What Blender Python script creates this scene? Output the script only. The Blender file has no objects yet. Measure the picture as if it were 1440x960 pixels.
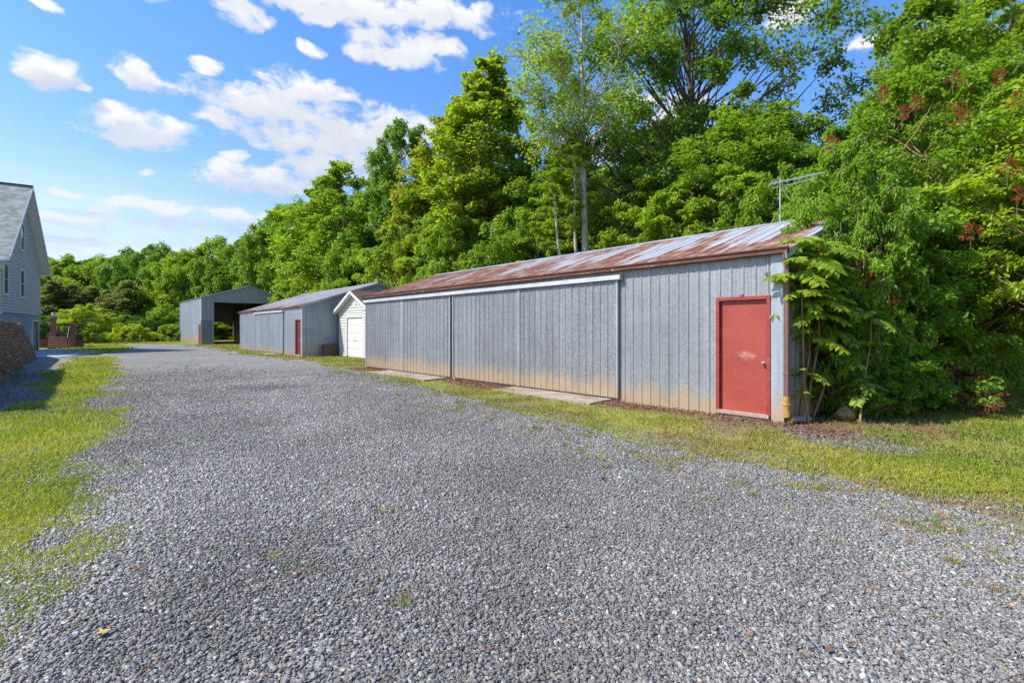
import bpy, bmesh, math, random
import numpy as np
from mathutils import Vector, Matrix

R = math.radians
SC = bpy.context.scene
COL = SC.collection
rnd = random.Random(7)

# ------------------------------------------------------------------ basics
def link(o):
    COL.objects.link(o)
    return o

def tag(o, label=None, cat=None, group=None, kind=None):
    if label: o['label'] = label
    if cat: o['category'] = cat
    if group: o['group'] = group
    if kind: o['kind'] = kind
    return o

def thing(name, label, cat, loc=(0, 0, 0), rz=0.0, group=None):
    o = link(bpy.data.objects.new(name, None))
    o.empty_display_size = 0.2
    o.location = loc
    o.rotation_euler = (0, 0, rz)
    return tag(o, label, cat, group)

def obj(name, me, mat=None, parent=None):
    if mat is not None:
        if len(me.materials) == 0: me.materials.append(mat)
    o = link(bpy.data.objects.new(name, me))
    if parent is not None: o.parent = parent
    return o

class MB:
    """collects geometry, built as one mesh"""
    def __init__(s): s.v = []; s.f = []; s.cuts = []
    def add(s, vs, fs):
        s.cuts.append((list(vs), list(fs)))
        b = len(s.v); s.v += [tuple(v) for v in vs]; s.f += [tuple(i + b for i in f) for f in fs]
    def box(s, x0, x1, y0, y1, z0, z1, M=None):
        vs = [(x0,y0,z0),(x1,y0,z0),(x1,y1,z0),(x0,y1,z0),(x0,y0,z1),(x1,y0,z1),(x1,y1,z1),(x0,y1,z1)]
        if M: vs = [M(*v) for v in vs]
        s.add(vs, [(3,2,1,0),(4,5,6,7),(0,1,5,4),(1,2,6,5),(2,3,7,6),(3,0,4,7)])
    def bar(s, a, b, w, h=None):
        """square bar between two points"""
        a = Vector(a); b = Vector(b); h = h or w
        d = (b - a).normalized()
        up = Vector((0,0,1)) if abs(d.z) < .95 else Vector((1,0,0))
        x = d.cross(up).normalized() * w / 2; y = x.cross(d).normalized() * h / 2
        vs = [p + i*x + j*y for p in (a, b) for i, j in ((-1,-1),(1,-1),(1,1),(-1,1))]
        s.add(vs, [(3,2,1,0),(4,5,6,7),(0,1,5,4),(1,2,6,5),(2,3,7,6),(3,0,4,7)])
    def tube(s, pts, rad, n=8, cap=True):
        pts = [Vector(p) for p in pts]
        if not hasattr(rad, '__len__'): rad = [rad]*len(pts)
        vs = []; fs = []
        for i, p in enumerate(pts):
            d = (pts[min(i+1, len(pts)-1)] - pts[max(i-1, 0)]).normalized()
            up = Vector((0,0,1)) if abs(d.z) < .9 else Vector((1,0,0))
            x = d.cross(up).normalized(); y = x.cross(d).normalized()
            for k in range(n):
                a = 2*math.pi*k/n
                vs.append(p + rad[i]*(math.cos(a)*x + math.sin(a)*y))
        for i in range(len(pts)-1):
            for k in range(n):
                a = i*n+k; b = i*n+(k+1) % n
                fs.append((a, b, b+n, a+n))
        if cap:
            fs.append(tuple(range(n-1, -1, -1))); fs.append(tuple(range((len(pts)-1)*n, len(pts)*n)))
        s.add(vs, fs)
    def lathe(s, prof, c=(0,0,0), n=16, axis='z'):
        vs = []; fs = []
        for (r, h) in prof:
            for k in range(n):
                a = 2*math.pi*k/n
                p = (r*math.cos(a), r*math.sin(a), h)
                if axis == 'y': p = (p[0], p[2], p[1])
                vs.append((p[0]+c[0], p[1]+c[1], p[2]+c[2]))
        for i in range(len(prof)-1):
            for k in range(n):
                fs.append((i*n+k, i*n+(k+1) % n, (i+1)*n+(k+1) % n, (i+1)*n+k))
        fs.append(tuple(range(n-1,-1,-1))); fs.append(tuple(range((len(prof)-1)*n, len(prof)*n)))
        s.add(vs, fs)
    def extrude(s, prof, M0, M1):
        """closed 2d profile mapped by two functions to the two ends"""
        n = len(prof)
        vs = [M0(*p) for p in prof] + [M1(*p) for p in prof]
        fs = [(i, (i+1) % n, n+(i+1) % n, n+i) for i in range(n)]
        fs += [tuple(range(n-1,-1,-1)), tuple(range(n, 2*n))]
        s.add(vs, fs)
    def each(s, name, mat=None, parent=None, bevel=0):
        """every added piece as an object of its own"""
        o = None
        for vs, fs in s.cuts:
            m = MB(); m.add(vs, fs); o = m.build(name, mat, parent, bevel)
        return o
    def build(s, name, mat=None, parent=None, bevel=0, smooth=False):
        me = bpy.data.meshes.new(name)
        me.from_pydata(s.v, [], s.f); me.update()
        bm = bmesh.new(); bm.from_mesh(me)
        bmesh.ops.recalc_face_normals(bm, faces=bm.faces)
        bm.to_mesh(me); bm.free()
        if smooth: me.shade_smooth()
        o = obj(name, me, mat, parent)
        if bevel:
            m = o.modifiers.new('Bevel', 'BEVEL'); m.width = bevel; m.segments = 2; m.limit_method = 'ANGLE'
        return o

def np_mesh(name, V, loops, starts, attrs=None):
    me = bpy.data.meshes.new(name)
    V = np.ascontiguousarray(V, dtype=np.float32); loops = np.ascontiguousarray(loops, dtype=np.int32); starts = np.ascontiguousarray(starts, dtype=np.int32)
    me.vertices.add(len(V)); me.vertices.foreach_set('co', V.ravel())
    me.loops.add(len(loops)); me.loops.foreach_set('vertex_index', loops.ravel())
    me.polygons.add(len(starts)); me.polygons.foreach_set('loop_start', starts)
    me.update(calc_edges=True)
    for nm, (typ, dom, arr) in (attrs or {}).items():
        a = me.attributes.new(nm, typ, dom)
        arr = np.ascontiguousarray(arr, dtype=np.float32)
        a.data.foreach_set('color' if typ == 'FLOAT_COLOR' else 'value', arr.ravel())
    return me

# ------------------------------------------------------------------ numpy noise
def _hash(ix, iy, seed):
    h = (ix.astype(np.int64)*374761393 + iy.astype(np.int64)*668265263 + seed*1442695041) & 0xffffffff
    h = ((h ^ (h >> 13)) * 1274126177) & 0xffffffff
    h = h ^ (h >> 16)
    return (h & 0xffffff) / float(0xffffff)
def vnoise(x, y, seed=0):
    ix = np.floor(x); iy = np.floor(y); fx = x-ix; fy = y-iy
    fx = fx*fx*(3-2*fx); fy = fy*fy*(3-2*fy)
    a = _hash(ix, iy, seed); b = _hash(ix+1, iy, seed); c = _hash(ix, iy+1, seed); d = _hash(ix+1, iy+1, seed)
    return (a*(1-fx)+b*fx)*(1-fy)+(c*(1-fx)+d*fx)*fy
def fbm(x, y, seed=0, oct=4):
    s = 0; a = .5; t = 0
    for k in range(oct):
        s = s + a*vnoise(x*2**k, y*2**k, seed+k*17); t += a; a *= .5
    return s/t
def sstep(a, b, x):
    t = np.clip((x-a)/(b-a), 0, 1); return t*t*(3-2*t)

# ------------------------------------------------------------------ photo pixel helpers (measuring only)
F = 700.0; HZ = 463.0; CX = 720.0; EYE = 1.7
def G(px, py):
    D = EYE*F/(py-HZ); return ((px-CX)/F*D, D)
def AT(px, D): return (px-CX)/F*D
def ZT(py, D): return EYE+(HZ-py)/F*D

DX, DY = -.6574, .7535            # direction of the long barn fronts
RZB = math.atan2(DY, DX)

# ------------------------------------------------------------------ materials
def new_mat(name):
    m = bpy.data.materials.new(name); m.use_nodes = True
    nt = m.node_tree; nt.nodes.clear()
    out = nt.nodes.new('ShaderNodeOutputMaterial')
    return m, nt, out
class NT:
    def __init__(s, nt): s.nt = nt
    def n(s, t, **kw):
        x = s.nt.nodes.new(t)
        for k, v in kw.items(): setattr(x, k, v)
        return x
    def l(s, a, b): s.nt.links.new(a, b)
    def val(s, sock, v):
        if hasattr(v, 'is_output') or hasattr(v, 'links'): s.l(v, sock)
        else: sock.default_value = v
    def math(s, op, a, b=None, c=None, clamp=False):
        x = s.n('ShaderNodeMath', operation=op, use_clamp=clamp)
        s.val(x.inputs[0], a)
        if b is not None: s.val(x.inputs[1], b)
        if c is not None: s.val(x.inputs[2], c)
        return x.outputs[0]
    def mix(s, f, a, b, blend='MIX'):
        x = s.n('ShaderNodeMix', data_type='RGBA', blend_type=blend)
        s.val(x.inputs[0], f); s.val(x.inputs[6], a); s.val(x.inputs[7], b)
        return x.outputs[2]
    def noise(s, vec, scale=5, detail=4, rough=.55, dist=0, dim='3D'):
        x = s.n('ShaderNodeTexNoise', noise_dimensions=dim)
        if vec is not None: s.l(vec, x.inputs['Vector'])
        x.inputs['Scale'].default_value = scale; x.inputs['Detail'].default_value = detail
        x.inputs['Roughness'].default_value = rough; x.inputs['Distortion'].default_value = dist
        return x.outputs['Fac']
    def voro(s, vec, scale=5, feature='F1', out='Distance', rand=1):
        x = s.n('ShaderNodeTexVoronoi', feature=feature)
        s.l(vec, x.inputs['Vector']); x.inputs['Scale'].default_value = scale; x.inputs['Randomness'].default_value = rand
        return x.outputs[out]
    def mapv(s, vec, scale=(1,1,1), loc=(0,0,0), rot=(0,0,0)):
        x = s.n('ShaderNodeMapping'); s.l(vec, x.inputs['Vector'])
        x.inputs['Scale'].default_value = scale; x.inputs['Location'].default_value = loc; x.inputs['Rotation'].default_value = rot
        return x.outputs[0]
    def rng(s, v, a, b, c=0, d=1, smooth=False):
        x = s.n('ShaderNodeMapRange', interpolation_type='SMOOTHSTEP' if smooth else 'LINEAR')
        s.val(x.inputs[0], v); s.val(x.inputs[1], a); s.val(x.inputs[2], b); s.val(x.inputs[3], c); s.val(x.inputs[4], d)
        return x.outputs[0]
    def bump(s, h, strength=.3, dist=.01, normal=None):
        x = s.n('ShaderNodeBump'); x.inputs['Strength'].default_value = strength; x.inputs['Distance'].default_value = dist
        s.l(h, x.inputs['Height'])
        if normal is not None: s.l(normal, x.inputs['Normal'])
        return x.outputs[0]
    def bsdf(s, col, rough=.6, metal=0, spec=.4, normal=None):
        x = s.n('ShaderNodeBsdfPrincipled')
        s.val(x.inputs['Base Color'], col); s.val(x.inputs['Roughness'], rough); s.val(x.inputs['Metallic'], metal)
        x.inputs['Specular IOR Level'].default_value = spec
        if normal is not None: s.l(normal, x.inputs['Normal'])
        return x.outputs[0]
    def obj(s): return s.n('ShaderNodeTexCoord').outputs['Object']
    def attr(s, name, typ='GEOMETRY', out='Fac'):
        x = s.n('ShaderNodeAttribute', attribute_type=typ); x.attribute_name = name
        return x.outputs[out]
def c4(r, g, b): return (r, g, b, 1)

def simple(name, col, rough=.6, metal=0, var=.15, scale=6, bump=0, spec=.4, bscale=60):
    m, nt, out = new_mat(name); N = NT(nt); o = N.obj()
    nz = N.noise(o, scale, 5, .6)
    k = N.rng(nz, .3, .7, 1-var, 1+var)
    mul = N.mix(1.0, c4(*col), k, 'MULTIPLY')
    nrm = N.bump(N.noise(o, bscale, 3), bump, .01) if bump else None
    N.l(N.bsdf(mul, rough, metal, spec, nrm), out.inputs[0])
    return m

def galv(name, tint=(.295,.308,.31), stain=1.0, lower=None, speck=.12, stain_h=.42):
    """weathered galvanised sheet: spangle, run marks, mud splash along the foot"""
    m, nt, out = new_mat(name); N = NT(nt); o = N.obj()
    sp = N.voro(o, 55, 'F1', 'Color')
    sx = N.n('ShaderNodeSeparateColor'); N.l(sp, sx.inputs[0])
    sp2 = N.voro(o, 23, 'F1', 'Color')
    sx2 = N.n('ShaderNodeSeparateColor'); N.l(sp2, sx2.inputs[0])
    streak = N.noise(N.mapv(o, (9, 9, .35)), 1, 4, .6)
    big = N.noise(o, .9, 4, .6)
    xyz = N.n('ShaderNodeSeparateXYZ'); N.l(o, xyz.inputs[0])
    k = N.math('ADD', N.rng(sx.outputs[0], 0, 1, 1-speck, 1+speck), N.rng(sx2.outputs[0], 0, 1, -speck*.7, speck*.7))
    k = N.math('MULTIPLY', k, N.rng(streak, .3, .7, .84, 1.14))
    k = N.math('MULTIPLY', k, N.rng(big, .3, .7, .9, 1.1))
    pan = N.n('ShaderNodeTexWhiteNoise', noise_dimensions='2D')
    pc = N.n('ShaderNodeCombineXYZ')
    N.l(N.math('FLOOR', N.math('DIVIDE', xyz.outputs[0], .915)), pc.inputs[0]); N.l(N.math('FLOOR', N.math('DIVIDE', xyz.outputs[1], .915)), pc.inputs[1])
    N.l(pc.outputs[0], pan.inputs['Vector'])
    k = N.math('MULTIPLY', k, N.rng(pan.outputs[0], 0, 1, .93, 1.07))
    col = N.mix(1.0, c4(*tint), k, 'MULTIPLY')
    # a few white oxide blooms
    wo = N.rng(N.noise(N.mapv(o, (1, 1, .5)), 2.6, 6, .7), .62, .78, 0, .45)
    col = N.mix(wo, col, c4(.58,.6,.61))
    if lower:      # differently coloured lower sheets
        f = N.rng(xyz.outputs[2], lower-.01, lower+.01)
        col = N.mix(f, N.mix(1.0, col, c4(.62,.66,.72), 'MULTIPLY'), col)
    if stain:
        edge = N.noise(N.mapv(o, (2.2, 2.2, .5)), 2.0, 5, .65)
        z = N.math('SUBTRACT', xyz.outputs[2], N.rng(edge, .3, .7, -.14, .16))
        f = N.rng(z, stain_h*.35, stain_h*1.45, .97*stain, 0, True)
        spl = N.rng(N.noise(o, 30, 3), .35, .65, .55, 1)
        f = N.math('MULTIPLY', f, spl)
        scol = N.mix(N.noise(o, 3, 3), c4(.43,.25,.12), c4(.47,.36,.19))
        col = N.mix(f, col, scol)
        met = N.rng(f, 0, 1, .35, 0)
    else: met = .35
    nrm = N.bump(N.noise(o, 3, 3), .25, .02)
    rough = N.rng(sx.outputs[1], 0, 1, .42, .62)
    N.l(N.bsdf(col, rough, met, .4, nrm), out.inputs[0])
    return m

def rustroof(name, amount=.5, base=(.47,.48,.52)):
    """tin roof, rust in streaks that run down the slope (object y), sheet by sheet"""
    m, nt, out = new_mat(name); N = NT(nt); o = N.obj()
    xyz = N.n('ShaderNodeSeparateXYZ'); N.l(o, xyz.inputs[0])
    pan = N.n('ShaderNodeTexWhiteNoise', noise_dimensions='1D')
    wob = N.math('ADD', xyz.outputs[0], N.rng(N.noise(o, .7, 2), 0, 1, -.25, .25))
    N.l(N.math('FLOOR', N.math('DIVIDE', wob, .76)), pan.inputs['W'])
    st = N.noise(N.mapv(o, (2.6, .22, .22)), 1.0, 5, .62)
    st2 = N.noise(N.mapv(o, (11, .5, .5)), 1.0, 4, .6)
    big = N.noise(N.mapv(o, (.34, .18, .18), (3.1, 0, 0)), 1.0, 3, .5)
    eave = N.rng(xyz.outputs[1], -1.6, .2, 0, .16)
    far = N.rng(xyz.outputs[0], 0, 15, -.05, .10)
    s = N.math('ADD', N.math('MULTIPLY', st, .62), N.math('MULTIPLY', big, .42))
    s = N.math('ADD', s, N.math('MULTIPLY', st2, .16))
    s = N.math('ADD', s, N.rng(pan.outputs[0], 0, 1, -.10, .10))
    s = N.math('ADD', s, N.math('ADD', eave, far))
    thr = .75 - .26*amount
    f = N.rng(s, thr-.02, thr+.06, 0, 1, True)
    blot = N.noise(o, 5, 5, .65)
    f2 = N.math('MULTIPLY', f, N.rng(blot, .28, .42, .35, 1))
    r = N.mix(N.noise(N.mapv(o, (6,.6,.6)), 1, 4), c4(.13,.037,.018), c4(.27,.115,.07))
    r = N.mix(N.rng(N.noise(o, 2, 3), .45, .7), r, c4(.35,.24,.18))
    k = N.rng(N.noise(N.mapv(o, (4, .3, .3)), 1, 4), .3, .7, .82, 1.18)
    g = N.mix(1.0, c4(*base), k, 'MULTIPLY')
    col = N.mix(f2, g, r)
    N.l(N.bsdf(col, N.rng(f2, 0, 1, .45, .9), N.rng(f2, 0, 1, .25, 0), .35), out.inputs[0])
    return m

def leafmat(name, dark, light, trans=.42, gloss=.45, spread=.16):
    """leaf: colour differs leaf by leaf (attribute v) and tree by tree (object colour); thin, so light also passes through"""
    m, nt, out = new_mat(name); N = NT(nt)
    v = N.attr('v')
    oi = N.n('ShaderNodeObjectInfo')
    col = N.mix(v, c4(*dark), c4(*light))
    col = N.mix(1.0, col, oi.outputs['Color'], 'MULTIPLY')
    tcol = N.mix(1.0, col, c4(1.5, 1.65, .7), 'MULTIPLY')
    d = N.bsdf(col, gloss, 0, .35)
    t = N.n('ShaderNodeBsdfTranslucent'); N.l(tcol, t.inputs[0])
    mx = N.n('ShaderNodeMixShader'); mx.inputs[0].default_value = trans
    N.l(d, mx.inputs[1]); N.l(t.outputs[0], mx.inputs[2]); N.l(mx.outputs[0], out.inputs[0])
    return m

def colmat(name, rough=.7, trans=0, spec=.3):
    m, nt, out = new_mat(name); N = NT(nt)
    c = N.attr('col', out='Color')
    d = N.bsdf(c, rough, 0, spec)
    if trans:
        t = N.n('ShaderNodeBsdfTranslucent'); N.l(N.mix(1.0, c, c4(1.3,1.35,.8), 'MULTIPLY'), t.inputs[0])
        mx = N.n('ShaderNodeMixShader'); mx.inputs[0].default_value = trans
        N.l(d, mx.inputs[1]); N.l(t.outputs[0], mx.inputs[2]); N.l(mx.outputs[0], out.inputs[0])
    else: N.l(d, out.inputs[0])
    return m

def bark(name, a, b, scale=3):
    m, nt, out = new_mat(name); N = NT(nt); o = N.obj()
    n1 = N.noise(N.mapv(o, (6, 6, 1.2)), scale, 6, .65)
    col = N.mix(N.rng(n1, .35, .65), c4(*a), c4(*b))
    N.l(N.bsdf(col, .85, 0, .2, N.bump(n1, .6, .03)), out.inputs[0])
    return m

M = {}
M['galv'] = galv('galvanised_sheet')
M['galv_door'] = galv('galvanised_door', (.265,.275,.275), 1.0, speck=.18, stain_h=.5)
M['galv_trim'] = galv('galvanised_trim', (.36,.395,.42), .9, speck=.05, stain_h=.5)
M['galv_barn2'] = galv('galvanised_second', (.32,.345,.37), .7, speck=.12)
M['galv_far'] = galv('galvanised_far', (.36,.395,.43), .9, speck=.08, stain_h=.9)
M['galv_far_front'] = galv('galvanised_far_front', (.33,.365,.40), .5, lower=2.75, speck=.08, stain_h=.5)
M['rail'] = simple('rail_zinc', (.55,.56,.56), .5, .3, .12, 3)
M['roof1'] = rustroof('rusty_roof', .76, (.50,.51,.55))
M['roof2'] = rustroof('pale_rusty_roof', .20, (.47,.44,.43))
M['roof3'] = rustroof('grey_roof', -.4, (.42,.45,.48))
M['gutter'] = simple('gutter_brown', (.115,.045,.035), .42, 0, .2, 3)
M['spout'] = simple('spout_brown', (.22,.115,.10), .5, 0, .15, 3)
M['yellow'] = simple('yellow_plastic', (.42,.25,.055), .5, 0, .3, 9)
M['greypipe'] = simple('grey_pipe', (.20,.23,.23), .6, 0, .2, 9)
M['white'] = simple('white_vinyl', (.68,.68,.66), .45, 0, .04, 3)
M['cream'] = simple('cream_vinyl', (.56,.54,.47), .5, 0, .04, 3)
M['conc'] = simple('concrete', (.31,.245,.18), .9, 0, .4, 2.2, .4)
M['conc_grey'] = simple('concrete_grey', (.40,.41,.44), .9, 0, .12, 1.2, .2)
M['sill'] = simple('pale_sill', (.40,.28,.21), .7, 0, .25, 14)
M['steel'] = simple('satin_steel', (.6,.58,.55), .28, .9, .05, 9)
M['blackmetal'] = simple('black_metal', (.014,.014,.016), .45, 0, .1)
M['alu'] = simple('antenna_alu', (.62,.63,.64), .4, .6, .05)
M['rock'] = simple('tan_rock', (.32,.19,.08), .9, 0, .4, 9, .8)
M['wood_in'] = simple('inner_timber', (.30,.20,.12), .8, 0, .25, 4)
M['bark'] = bark('bark_grey', (.07,.055,.042), (.17,.14,.11))
M['bark_pale'] = bark('bark_pale', (.30,.26,.21), (.62,.58,.50), 2)
M['stem'] = bark('young_stem', (.22,.13,.06), (.36,.25,.12), 2)
M['twig_dead'] = bark('dead_twig', (.12,.07,.04), (.26,.17,.1), 2)
M['bluebase'] = simple('parged_base', (.27,.35,.46), .85, 0, .16, 1.5, .25)
M['siding'] = simple('grey_siding', (.53,.545,.57), .55, 0, .05, 2)
M['brownbox'] = simple('rusty_sheet', (.13,.085,.055), .8, .1, .35, 6)
M['shingle_brown'] = simple('brown_shingle', (.12,.06,.045), .9, 0, .3, 12, .5)
M['leaf'] = leafmat('leaf_green', (.100,.180,.016), (.290,.400,.033), .5)
M['leaf_near'] = leafmat('leaf_near', (.095,.190,.016), (.29,.42,.033), .5, .42)
M['needles'] = leafmat('pine_needles', (.17,.20,.07), (.33,.33,.14), .45)
M['deadleaf'] = leafmat('dead_leaf', (.09,.03,.014), (.24,.095,.04), .2, .7)
M['grass'] = colmat('grass_blades', .6, .35)
M['stone'] = colmat('crushed_stone', .75, 0, .35)
M['litter'] = colmat('dry_leaves', .8, .1)

def m_shingle():
    m, nt, out = new_mat('grey_shingle'); N = NT(nt); o = N.obj()
    br = N.n('ShaderNodeTexBrick'); N.l(N.mapv(N.n('ShaderNodeTexCoord').outputs['UV'], (1,1,1)), br.inputs[0])
    nz = N.noise(o, 1.2, 5); w = N.noise(N.mapv(o, (6, 6, 6)), 1, 4, .7)
    # courses by height, tabs random
    xyz = N.n('ShaderNodeSeparateXYZ'); N.l(o, xyz.inputs[0])
    row = N.math('FLOOR', N.math('DIVIDE', xyz.outputs[2], .11))
    tab = N.math('FLOOR', N.math('DIVIDE', N.math('ADD', xyz.outputs[1], N.math('MULTIPLY', row, .137)), .3))
    cb = N.n('ShaderNodeCombineXYZ'); N.l(row, cb.inputs[0]); N.l(tab, cb.inputs[1])
    wn = N.n('ShaderNodeTexWhiteNoise', noise_dimensions='2D'); N.l(cb.outputs[0], wn.inputs['Vector'])
    k = N.math('MULTIPLY', N.rng(wn.outputs[0], 0, 1, .72, 1.22), N.rng(nz, .3, .7, .85, 1.15))
    N.l(N.bsdf(N.mix(1.0, c4(.31,.325,.29), k, 'MULTIPLY'), .9, 0, .2), out.inputs[0])
    nt.nodes.remove(br)
    return m
M['shingle'] = m_shingle()

def m_brick():
    m, nt, out = new_mat('red_brick'); N = NT(nt)
    br = N.n('ShaderNodeTexBrick'); o = N.obj()
    sx = N.n('ShaderNodeSeparateXYZ'); N.l(o, sx.inputs[0])
    cb = N.n('ShaderNodeCombineXYZ'); N.l(N.math('ADD', sx.outputs[0], sx.outputs[1]), cb.inputs[0]); N.l(sx.outputs[2], cb.inputs[1])
    N.l(cb.outputs[0], br.inputs[0])
    br.inputs['Scale'].default_value = 1; br.inputs['Brick Width'].default_value = .215; br.inputs['Row Height'].default_value = .075
    br.inputs['Mortar Size'].default_value = .008
    br.inputs['Color1'].default_value = c4(.30,.095,.06); br.inputs['Color2'].default_value = c4(.17,.06,.045); br.inputs['Mortar'].default_value = c4(.30,.26,.22)
    N.l(N.bsdf(br.outputs[0], .85, 0, .25, N.bump(br.outputs[1], -.4, .01)), out.inputs[0])
    return m
M['brick'] = m_brick()

def m_reddoor():
    m, nt, out = new_mat('red_door_paint'); N = NT(nt); o = N.obj()
    big = N.noise(o, 1.6, 5, .6); fine = N.noise(o, 30, 3)
    col = N.mix(N.rng(big, .3, .7), c4(.29,.046,.029), c4(.37,.072,.044))
    col = N.mix(N.rng(fine, .35, .65, 0, .22), col, c4(.50,.13,.10))
    # worn scuff at hand height
    sx = N.n('ShaderNodeSeparateXYZ'); N.l(o, sx.inputs[0])
    dx = N.math('DIVIDE', N.math('SUBTRACT', sx.outputs[0], .66), .19); dz = N.math('DIVIDE', N.math('SUBTRACT', sx.outputs[2], 1.21), .085)
    q = N.math('ADD', N.math('MULTIPLY', dx, dx), N.math('MULTIPLY', dz, dz))
    sc = N.math('ADD', N.rng(q, 0, 2.2, .55, -.45), N.math('MULTIPLY_ADD', N.noise(N.mapv(o, (5,5,11)), 1.6, 6, .75), 2.4, -1.25))
    sc = N.math('MULTIPLY', N.rng(sc, .05, .9), N.rng(N.noise(o, 45, 3, .7), .3, .6, .35, 1))
    col = N.mix(N.math('MULTIPLY', sc, .75), col, c4(.72,.45,.36))
    ch = N.rng(N.noise(o, 14, 6, .75), .70, .74, 0, .55)
    col = N.mix(ch, col, c4(.58,.24,.2))
    N.l(N.bsdf(col, .42, 0, .4, N.bump(big, .15, .02)), out.inputs[0])
    return m
M['reddoor'] = m_reddoor()
def m_redframe():
    m, nt, out = new_mat('red_frame_paint'); N = NT(nt); o = N.obj()
    col = N.mix(N.rng(N.noise(o, 5, 5), .3, .7), c4(.26,.035,.03), c4(.36,.06,.05))
    ch = N.rng(N.noise(o, 22, 6, .7), .64, .68, 0, .7)
    col = N.mix(ch, col, c4(.6,.45,.4))
    N.l(N.bsdf(col, .5, 0, .4), out.inputs[0])
    return m
M['redframe'] = m_redframe()
M['red_shaded'] = simple('red_paint_shaded', (.13,.018,.016), .5, 0, .2, 6)  # red door paint with the doorway shade darkened into its colour

def m_glass():
    m, nt, out = new_mat('window_glass'); N = NT(nt)
    N.l(N.bsdf(c4(.03,.05,.04), .06, 0, .9), out.inputs[0]); return m
M['glass'] = m_glass()

def m_wallrock():
    m, nt, out = new_mat('brown_block_stone'); N = NT(nt); o = N.obj()
    v = N.attr('v'); n1 = N.noise(o, 4, 6, .65); n2 = N.noise(o, 18, 4, .7)
    col = N.mix(v, c4(.15,.082,.058), c4(.35,.24,.18))
    col = N.mix(N.rng(n1, .4, .7, 0, .7), col, c4(.42,.33,.26))
    col = N.mix(N.rng(n2, .5, .7, 0, .6), col, c4(.05,.035,.03))
    N.l(N.bsdf(col, .95, 0, .15, N.bump(n2, .8, .03)), out.inputs[0]); return m
M['wallrock'] = m_wallrock()

def m_gravel():
    m, nt, out = new_mat('gravel'); N = NT(nt); o = N.obj()
    vc = N.n('ShaderNodeTexVoronoi'); N.l(o, vc.inputs['Vector']); vc.inputs['Scale'].default_value = 34
    sc = N.n('ShaderNodeSeparateColor'); N.l(vc.outputs['Color'], sc.inputs[0])
    v2 = N.n('ShaderNodeTexVoronoi'); N.l(o, v2.inputs['Vector']); v2.inputs['Scale'].default_value = 13
    s2 = N.n('ShaderNodeSeparateColor'); N.l(v2.outputs['Color'], s2.inputs[0])
    big = N.noise(o, .22, 5, .6); mid = N.noise(o, 1.3, 5, .65)
    a = N.rng(sc.outputs[0], 0, 1, .55, 1.5)
    a = N.math('MULTIPLY', a, N.rng(s2.outputs[0], 0, 1, .8, 1.2))
    a = N.math('MULTIPLY', a, N.rng(big, .3, .7, .84, 1.18))
    a = N.math('MULTIPLY', a, N.rng(mid, .3, .7, .86, 1.14))
    a = N.math('MULTIPLY', a, N.rng(vc.outputs['Distance'], .25, .75, 1.1, .55))
    col = N.mix(1.0, c4(.262,.248,.228), a, 'MULTIPLY')
    tan = N.math('GREATER_THAN', sc.outputs[1], .94)
    col = N.mix(N.math('MULTIPLY', tan, .7), col, c4(.33,.24,.16))
    dust = N.math('MULTIPLY', N.rng(N.noise(o, .55, 4, .6), .5, .75), .35)
    col = N.mix(dust, col, c4(.26,.235,.21))
    moss = N.attr('moss')
    mo = N.math('MULTIPLY', moss, N.rng(N.noise(o, 3.2, 6, .7), .42, .58))
    gcol = N.mix(N.noise(o, 5, 3), c4(.20,.24,.02), c4(.30,.24,.05))
    col = N.mix(N.math('MULTIPLY', mo, .75), col, gcol)
    h = N.math('SUBTRACT', 1.0, vc.outputs['Distance'])
    nrm = N.bump(h, .9, .02, N.bump(N.noise(o, 60, 2), .4, .01))
    N.l(N.bsdf(col, .8, 0, .3, nrm), out.inputs[0]); return m
M['gravel'] = m_gravel()

def m_ground():
    m, nt, out = new_mat('soil_and_turf'); N = NT(nt); o = N.obj()
    gr = N.attr('gr'); di = N.attr('di'); st = N.attr('st')
    n1 = N.noise(o, 2.2, 5, .65); n2 = N.noise(o, 14, 4, .7)
    soil = N.mix(N.rng(n1, .3, .7), c4(.17,.115,.07), c4(.30,.22,.13))
    soil = N.mix(N.rng(n2, .5, .7, 0, .6), soil, c4(.09,.05,.03))
    turf = N.mix(N.rng(n1, .3, .7), c4(.15,.20,.018), c4(.33,.32,.05))
    turf = N.mix(N.rng(n2, .45, .7, 0, .5), turf, c4(.15,.12,.05))
    col = N.mix(gr, soil, turf)
    lit = N.mix(N.rng(n2, .3, .6), c4(.10,.045,.025), c4(.24,.13,.08))
    col = N.mix(N.math('MULTIPLY', di, .9), col, lit)
    vc = N.n('ShaderNodeTexVoronoi'); N.l(o, vc.inputs['Vector']); vc.inputs['Scale'].default_value = 34
    sc = N.n('ShaderNodeSeparateColor'); N.l(vc.outputs['Color'], sc.inputs[0])
    gv = N.mix(1.0, c4(.22,.22,.235), N.rng(sc.outputs[0], 0, 1, .5, 1.5), 'MULTIPLY')
    col = N.mix(N.math('MULTIPLY', st, N.rng(n1, .35, .55)), col, gv)
    N.l(N.bsdf(col, .95, 0, .15, N.bump(n2, .8, .04)), out.inputs[0]); return m
M['ground'] = m_ground()

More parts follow.
